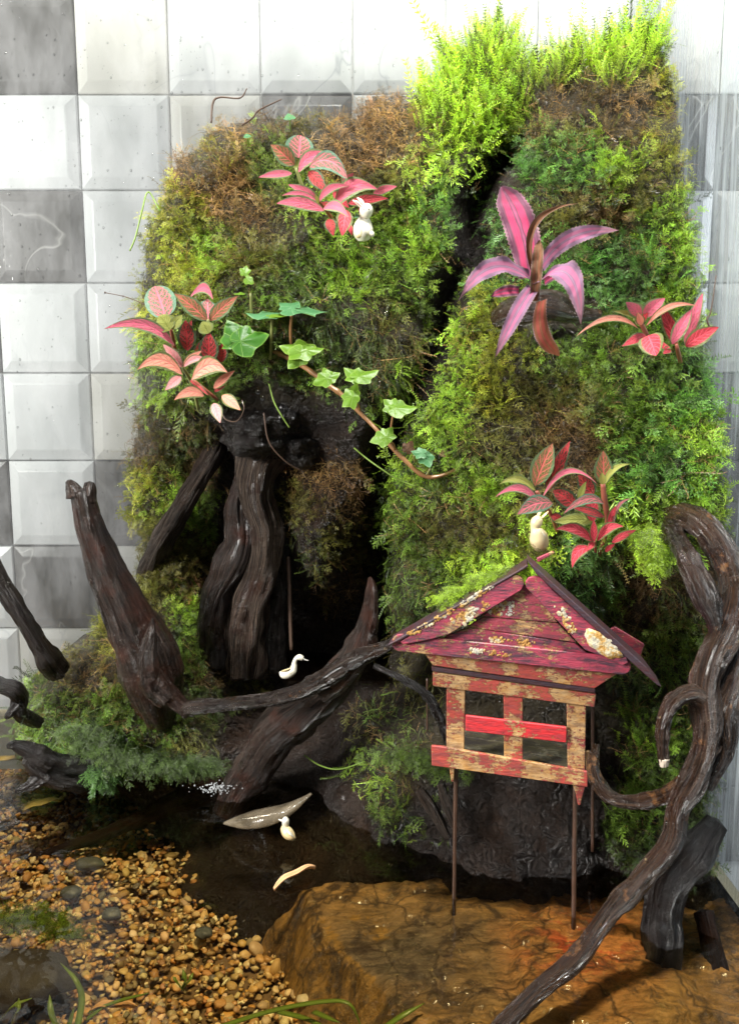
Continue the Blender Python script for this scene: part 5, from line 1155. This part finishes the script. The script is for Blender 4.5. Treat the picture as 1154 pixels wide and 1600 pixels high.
ptube('tail', [(578, 366, .538, 3), (581, 366, .537, 5), (584, 366, .537, 3)], M['china'], rb, seg=10, sub=5)
for ex in (568.5, 576): ptube('eye', [(ex-.5, 327, .5315, .7), (ex, 327, .531, 1.0), (ex+.5, 327, .5315, .7)], M['root'], rb, seg=6, sub=3)
gd = empty('rabbit_figurine', at(842, 856, .458), 'cream figurine half hidden under a leaf above the pavilion roof', 'figurine')
ptube('body', [(843, 858, .448, 9), (843, 850, .447, 14), (841, 840, .446, 15), (838, 831, .445, 11), (836, 825, .445, 8), (837, 818, .445, 9.5), (839, 811, .445, 8.5), (840, 806, .445, 4)], M['china_y'], gd, seg=20, sub=8, rough=.02)
for a, b, c in (((843, 812), (850, 805), (856, 799)), ((839, 808), (843, 800), (848, 794))):
    ptube('ear', [(*a, .446, 3), (*b, .447, 3.6), (*c, .448, 1.5)], M['china_y'], gd, seg=10, sub=5, flat_=.6)
sw = empty('swan_figurine', at(452, 1054, .585), 'small white swan figurine on the dark upper pool, facing right', 'figurine')
ptube('body', [(437, 1050, .575, 1.5), (442, 1054, .575, 6), (449, 1053, .575, 8), (456, 1049, .575, 7.5), (459, 1042, .575, 5.2), (460, 1035, .575, 3.8), (463, 1029, .575, 3.8), (468, 1027, .575, 5), (473, 1029, .575, 4)], M['china'], sw, seg=16, sub=8, rough=.03)
ptube('bill', [(472, 1029, .575, 3), (477, 1031, .575, 1.9), (482, 1032, .575, .8)], M['bill'], sw, seg=10, sub=5, flat_=.6)
ptube('wing', [(440, 1049, .5685, 2), (446, 1048, .5665, 4.2), (452, 1046, .567, 3.6), (456, 1041, .569, 1.2)], M['china_y'], sw, seg=10, sub=6, flat_=.5)
dk = empty('duck_figurine', at(450, 1312, .485), 'small yellowish duck figurine floating where the stream meets the water', 'figurine')
ptube('body', [(443, 1289, .488, 3), (445, 1295, .486, 8), (450, 1302, .484, 10), (456, 1307, .483, 7.5), (461, 1310, .483, 2)], M['china_y'], dk, seg=16, sub=8, rough=.05)
hd_ = ptube('head', [(446, 1293, .486, 4.5), (446, 1287, .4855, 6), (446, 1281, .485, 6), (446, 1277, .485, 3)], M['china'], dk, seg=14, sub=6, rough=.02)
ptube('bill', [(441, 1283, .484, 1.8), (437, 1281, .484, 1.2), (435, 1280, .484, .5)], M['bill'], hd_, seg=8, sub=4)
ptube('wing', [(448, 1297, .4765, 2.4), (453, 1302, .4755, 4.6), (458, 1307, .476, 2)], M['china'], dk, seg=10, sub=6, flat_=.5)

# ================================================================== running water, upper pool
poolo, *_ = grid('upper_pool', np.linspace(at_z(405, 1062, .075).x, at_z(640, 1040, .075).x, 40), np.linspace(.578, .675, 40), lambda X, Y: .0755+.0012*fbm(X*70, Y*140, 0, 3, 2), M['pool'])
meta(poolo, kind='structure')
t = NT('stream'); p = t.objc(); uvn = t.n('UVMap').outputs[0]
nn_ = t.noise(t.scale(uvn, (6, 40, 1)), 1.0, 4, .5)
b = t.bsdf(col=(.34, .28, .20), rough=.15, nrm=t.bump(t.noise(p, 90, 3), .5, .002), coat=1, coatr=.05)
M['stream'] = t.done(t.n('MixShader', {0: t.ramp(nn_, [(.3, g(.06)), (.7, g(.42))]), 1: t.n('BsdfTransparent', {'Color': (.9, .87, .8, 1)}).outputs[0], 2: b.outputs[0]}))
st_ = ptube('water_stream', [(486, 1240, .50, 3), (470, 1252, .497, 8), (448, 1266, .494, 15), (420, 1276, .493, 20), (392, 1282, .496, 19), (368, 1284, .50, 12), (350, 1286, .503, 3)], M['stream'], None, seg=20, sub=10, rough=.15, flat_=.6)
meta(st_, 'smooth cream coloured tongue of running water behind the yellowish duck', 'water stream')
t = NT('foam'); M['foam'] = t.done(t.n('MixShader', {0: .45, 1: t.n('BsdfTransparent', {}).outputs[0], 2: t.bsdf(col=(.75, .77, .78), rough=.1).outputs[0]}))
for lab, cx, cy, D, n, sx, sy in (('foaming white splash where the waterfall enters the pond beside the mossy mound', 345, 1232, .545, 170, 34, 9), ('cluster of bubbles at the foot of the moss mound', 305, 1212, .55, 14, 9, 15)):
    bm = bmesh.new(); bmesh.ops.create_icosphere(bm, subdivisions=2, radius=1); Vb = np.array([v.co[:] for v in bm.verts]); Fb = np.array([[v.index for v in f.verts] for f in bm.faces]); bm.free()
    VV, FF = [], []
    for i in range(n):
        c = at(cx+rng.normal(0, sx*.55), cy+rng.normal(0, sy*.5), D+rng.normal(0, .003)); r = rng.uniform(.0004, .0009)*(1.8 if n == 14 else .8)
        FF.append(Fb+len(VV)*len(Vb)); VV.append(Vb*r+np.array(c))
    o = mesh_obj('bubbles', np.concatenate(VV), np.concatenate(FF).tolist(), M['drop' if n == 14 else 'foam']); meta(o, lab, 'bubbles', kind='stuff')
# hanging drops
for lab, x, y, r, D in (('water drop hanging from the moss between the rabbit and the ivy', 603, 489, 5.5, .535), ('larger water drop hanging under the moss left of the ivy stem', 403, 612, 4.5, .54), ('smaller water drop hanging just below its twin left of the ivy stem', 410, 622, 4.2, .54)):
    o = ptube('water_drop', [(x, y-r*2, D, .4), (x, y-r, D, r*.45), (x, y, D, r), (x, y+r*.6, D, r*.8), (x, y+r, D, .5)], M['drop'], None, seg=14, sub=5, rough=0); meta(o, lab, 'water drop')

# ================================================================== things on the pond floor
def sunk_leaf(label, x0, y0, x1, y1, w, m, z, name='fallen_leaf'):
    a, b = at_z(x0, y0, z), at_z(x1, y1, z+.004); L = (b-a).length; d = (b-a).normalized(); s = d.cross(Vector((0, 0, 1))); V = []; UVs = []
    for i in range(15):
        u = i/14; f = math.sin(math.pi*u**.7)**.8+.02; c = a+(b-a)*u+Vector((0, 0, .004*math.sin(math.pi*u)+.001*math.sin(u*9)))
        for j in range(7): v = j/3-1; V.append(c+s*v*f*mm(w, a.y)*.75+Vector((0, 0, .002*abs(v)))); UVs.append((u, v))
    o = mesh_obj(name, V, [(i*7+j, i*7+j+1, i*7+j+8, i*7+j+7) for i in range(14) for j in range(6)], M[m], None, True, UVs); sm = o.modifiers.new('thick', 'SOLIDIFY'); sm.thickness = .0006
    return meta(o, label, 'leaf')
sunk_leaf('pale yellow leaf under water below the black driftwood stub', 36, 1270, 96, 1254, 15, 'yleaf', -.036)
sunk_leaf('pale yellow leaf under water right of the sunken root', 186, 1308, 243, 1288, 13, 'yleaf', -.036)
sunk_leaf('cream leaf lying at the left edge behind the black stub', -15, 1196, 36, 1190, 12, 'yleaf', -.03)
sunk_leaf('orange leaf at the left edge beside the black stub', 0, 1232, 36, 1220, 9, 'oleaf', -.036)
sunk_leaf('slim orange leaf on the gravel at the bottom edge', 142, 1583, 215, 1580, 9, 'oleaf', -.036)
sunk_leaf('curled pale bark strip on the corner of the stone slab', 428, 1392, 492, 1358, 7, 'oleaf', -.001, 'bark_strip')
def stone(label, x, y, z, r, m, sc=(1, .85, .55), seed=1, name='stone', sub=3):
    c = at_z(x, y, z); bm = bmesh.new(); bmesh.ops.create_icosphere(bm, subdivisions=sub, radius=1); rr = mm(r, c.y)
    for v in bm.verts:
        q = v.co.copy(); k = 1+.2*mnoise.noise(q*1.4+Vector((seed*5, 0, 0)))+.09*mnoise.noise(q*3.5+Vector((seed, 2, 0)))+.03*mnoise.noise(q*9)
        v.co = c+Vector((q.x*sc[0], q.y*sc[1], q.z*sc[2]))*k*rr
    me = bpy.data.meshes.new(name); bm.to_mesh(me); bm.free(); me.polygons.foreach_set('use_smooth', [True]*len(me.polygons)); me.materials.append(M[m])
    o = bpy.data.objects.new(name, me); COL.objects.link(o); return meta(o, label, 'stone')
stone('slate grey pebble on the gravel, left of its twin', 112, 1394, -.044, 17, 'stone_slate', seed=2)
stone('slate grey pebble on the gravel, nearer the dark rock', 174, 1428, -.044, 16, 'stone_slate', seed=3)
stone('olive grey flat stone in the gravel near the root', 140, 1350, -.045, 24, 'stone_slate', (1, .6, .4), seed=4)
stone('dark banded pebble in the middle of the gravel', 318, 1458, -.043, 15, 'stone_slate', seed=5)
stone('tiny black pebble beside the stone slab', 500, 1535, -.042, 10, 'stone_dark', seed=6)
stone('bigger cream pebble beside the stone slab', 474, 1562, -.043, 13, 'pebble', seed=7).color = (.66, .58, .40, 1)
stone('dark boulder lying in the lower left corner under water', 30, 1530, -.035, 82, 'stone_dark', (1.15, .7, .42), seed=8, sub=4)
def blades(label, lst, name='water_grass'):
    e = empty(name, at_z(*lst[0][0]), label, 'water plant')
    for pts in lst:
        P3 = [at_z(*p) for p in pts]; C = catmull([tuple(p) for p in P3], 8); T = np.gradient(C, axis=0); V = []; n = len(C)
        for i in range(n):
            s = np.cross(T[i], [0, 0, 1.0]); s /= np.linalg.norm(s)+1e-9; w = .0017*(1-(i/(n-1))**3*.9)
            V += [C[i]-s*w, C[i]+np.array([0, 0, .0004]), C[i]+s*w]
        o = mesh_obj('blade', V, [(i*3+j, i*3+j+1, i*3+j+4, i*3+j+3) for i in range(n-1) for j in (0, 1)], M['grassblade'], e); sm = o.modifiers.new('t', 'SOLIDIFY'); sm.thickness = .0004
blades('long green grass blade arching over the gravel to the stone slab', [[(340, 1605, -.03), (420, 1580, -.02), (500, 1565, -.012), (545, 1568, -.01), (565, 1605, -.02)], [(435, 1580, -.03), (480, 1592, -.025), (520, 1612, -.02)], [(490, 1580, -.03), (530, 1598, -.025)]])
blades('tuft of curved green blades in the lower left corner', [[(120, 1610, -.03), (128, 1560, -.02), (118, 1530, -.012), (95, 1505, -.01)], [(92, 1612, -.03), (80, 1580, -.02), (78, 1555, -.016)], [(104, 1612, -.03), (116, 1575, -.02)], [(20, 1600, -.04), (28, 1575, -.03), (30, 1560, -.03)], [(5, 1590, -.04), (22, 1570, -.03), (50, 1560, -.03)]])
blades('broad green blade lying near the middle of the bottom edge', [[(140, 1580, -.035), (190, 1562, -.025), (232, 1552, -.02)], [(135, 1592, -.035), (160, 1575, -.03)]])
blades('single green blade standing up against the stone slab', [[(600, 1605, -.012), (630, 1585, -.007), (662, 1568, -.005)]])
blades('tiny bright water plant sprouting from the gravel', [[(285, 1545, -.048), (288, 1530, -.042), (286, 1514, -.038)], [(285, 1545, -.048), (296, 1530, -.042), (302, 1520, -.040)], [(285, 1545, -.048), (276, 1532, -.042), (270, 1526, -.04)]])
# long loose strands hanging clear of the moss
def strand(label, pts, m='green_thread', w=1.3):
    e = ptube('moss_strand', [(x, y, D, w) for x, y, D in pts], M[m], None, seg=6, sub=6, rough=.2); meta(e, label, 'moss strand')
strand('thin green strand arcing off the left hill edge into the tile view', [(250, 330, .57), (232, 300, .57), (222, 330, .565), (212, 370, .565), (203, 392, .565)])
strand('green strand dangling over the stump by two drops', [(420, 600, .54), (428, 628, .538), (440, 650, .536), (452, 668, .536)])
strand('long straight stalk lying across the ivy stem end', [(553, 700, .53), (580, 722, .525), (620, 748, .52), (648, 760, .52)])
strand('brown hair root looping under the salmon leaves', [(345, 640, .54), (352, 655, .535), (370, 658, .532), (381, 640, .532), (378, 625, .535)], 'root', .8)
strand('horizontal green runner over the rock above the duck', [(475, 1180, .545), (500, 1196, .54), (530, 1202, .535), (570, 1190, .53)])

# small separate tufts: on the roof edge, on the sunken boulder
def tuft(n, pts, spread, dirs, L, kinds, col, label, z=None):
    P_, Ro, Ls, Id, Cc = [], [], [], [], []
    for i in range(n):
        k = random.random()*(len(pts)-1); j = int(k); f = k-j; a, b = pts[j], pts[min(j+1, len(pts)-1)]
        px, py, D = [a[q]+(b[q]-a[q])*f for q in range(3)]
        px += random.gauss(0, spread); py += random.gauss(0, spread*.35)
        P_.append(at(px, py, D+random.uniform(0, .012)) if z is None else at_z(px, py, z+random.uniform(0, .004)))
        d = Vector(dirs)+Vector((random.gauss(0, .5), random.gauss(0, .4), random.gauss(0, .3))); d.normalize()
        fc = Vector((0, -.5, .8))+Vector((random.gauss(0, .3),)*3); fc = (fc-d*fc.dot(d)).normalized(); x = d.cross(fc)
        Ro.append(tuple(Matrix(((x.x, d.x, fc.x), (x.y, d.y, fc.y), (x.z, d.z, fc.z))).to_euler())); Ls.append(L*random.uniform(.5, 1.2)); Id.append(random.choice(sum([list(KIND[q]) for q in kinds], [])))
        kc = random.choice((.25, .6, .95)); Cc.append([v*kc for v in col])
    moss_object('moss', np.array([tuple(p) for p in P_]), np.array(Ro), np.array(Ls), np.array(Id, dtype=np.int32), np.array(Cc, dtype=np.float32), label)
tuft(260, [(690, 940, .432), (730, 918, .430), (770, 900, .428), (815, 886, .428)], 9, (-.3, -.5, -.15), .010, ('branchy', 'feather'), LIME, 'lime green feathery moss spilling over the left slope of the pavilion roof')
tuft(90, [(825, 866, .44), (850, 868, .44)], 8, (0, -.4, .3), .007, ('wisp', 'branchy'), OLIVE, 'small olive moss tuft at the foot of the cream figurine above the roof')
tuft(420, [(-20, 1450, .4), (60, 1440, .4), (110, 1470, .4)], 22, (0, -.2, .9), .010, ('branchy',), BRIGHT, 'blurred green moss tuft under water on the left, above the dark boulder', z=-.030)
tuft(130, [(1010, 820, .44), (1035, 850, .44), (1025, 880, .445)], 10, (-.1, -.5, -.8), .013, ('feather', 'branchy'), LIME, 'lime fern like moss drooping beside the top of the looping branch')

tuft(1500, [(118, 1130, .562), (160, 1165, .556), (200, 1190, .552), (240, 1185, .550), (290, 1195, .550), (325, 1190, .552)], 20, (0, -.5, -.55), .0105, ('branchy', 'thread', 'wisp'), (.075, .125, .025), 'dark stringy moss fringe hanging over the black stub down to the pond')
tuft(300, [(150, 1195, .556), (165, 1215, .556)], 8, (0, -.3, -.9), .014, ('feather', 'thread'), TEAL, 'teal feathery fronds drooping to the water beside the black stub')
tuft(260, [(700, 1210, .468), (660, 1180, .475), (600, 1170, .50)], 22, (0, -.4, -.5), .009, ('thread', 'branchy'), MID, 'sparse green strands on the rock left of the pavilion legs')
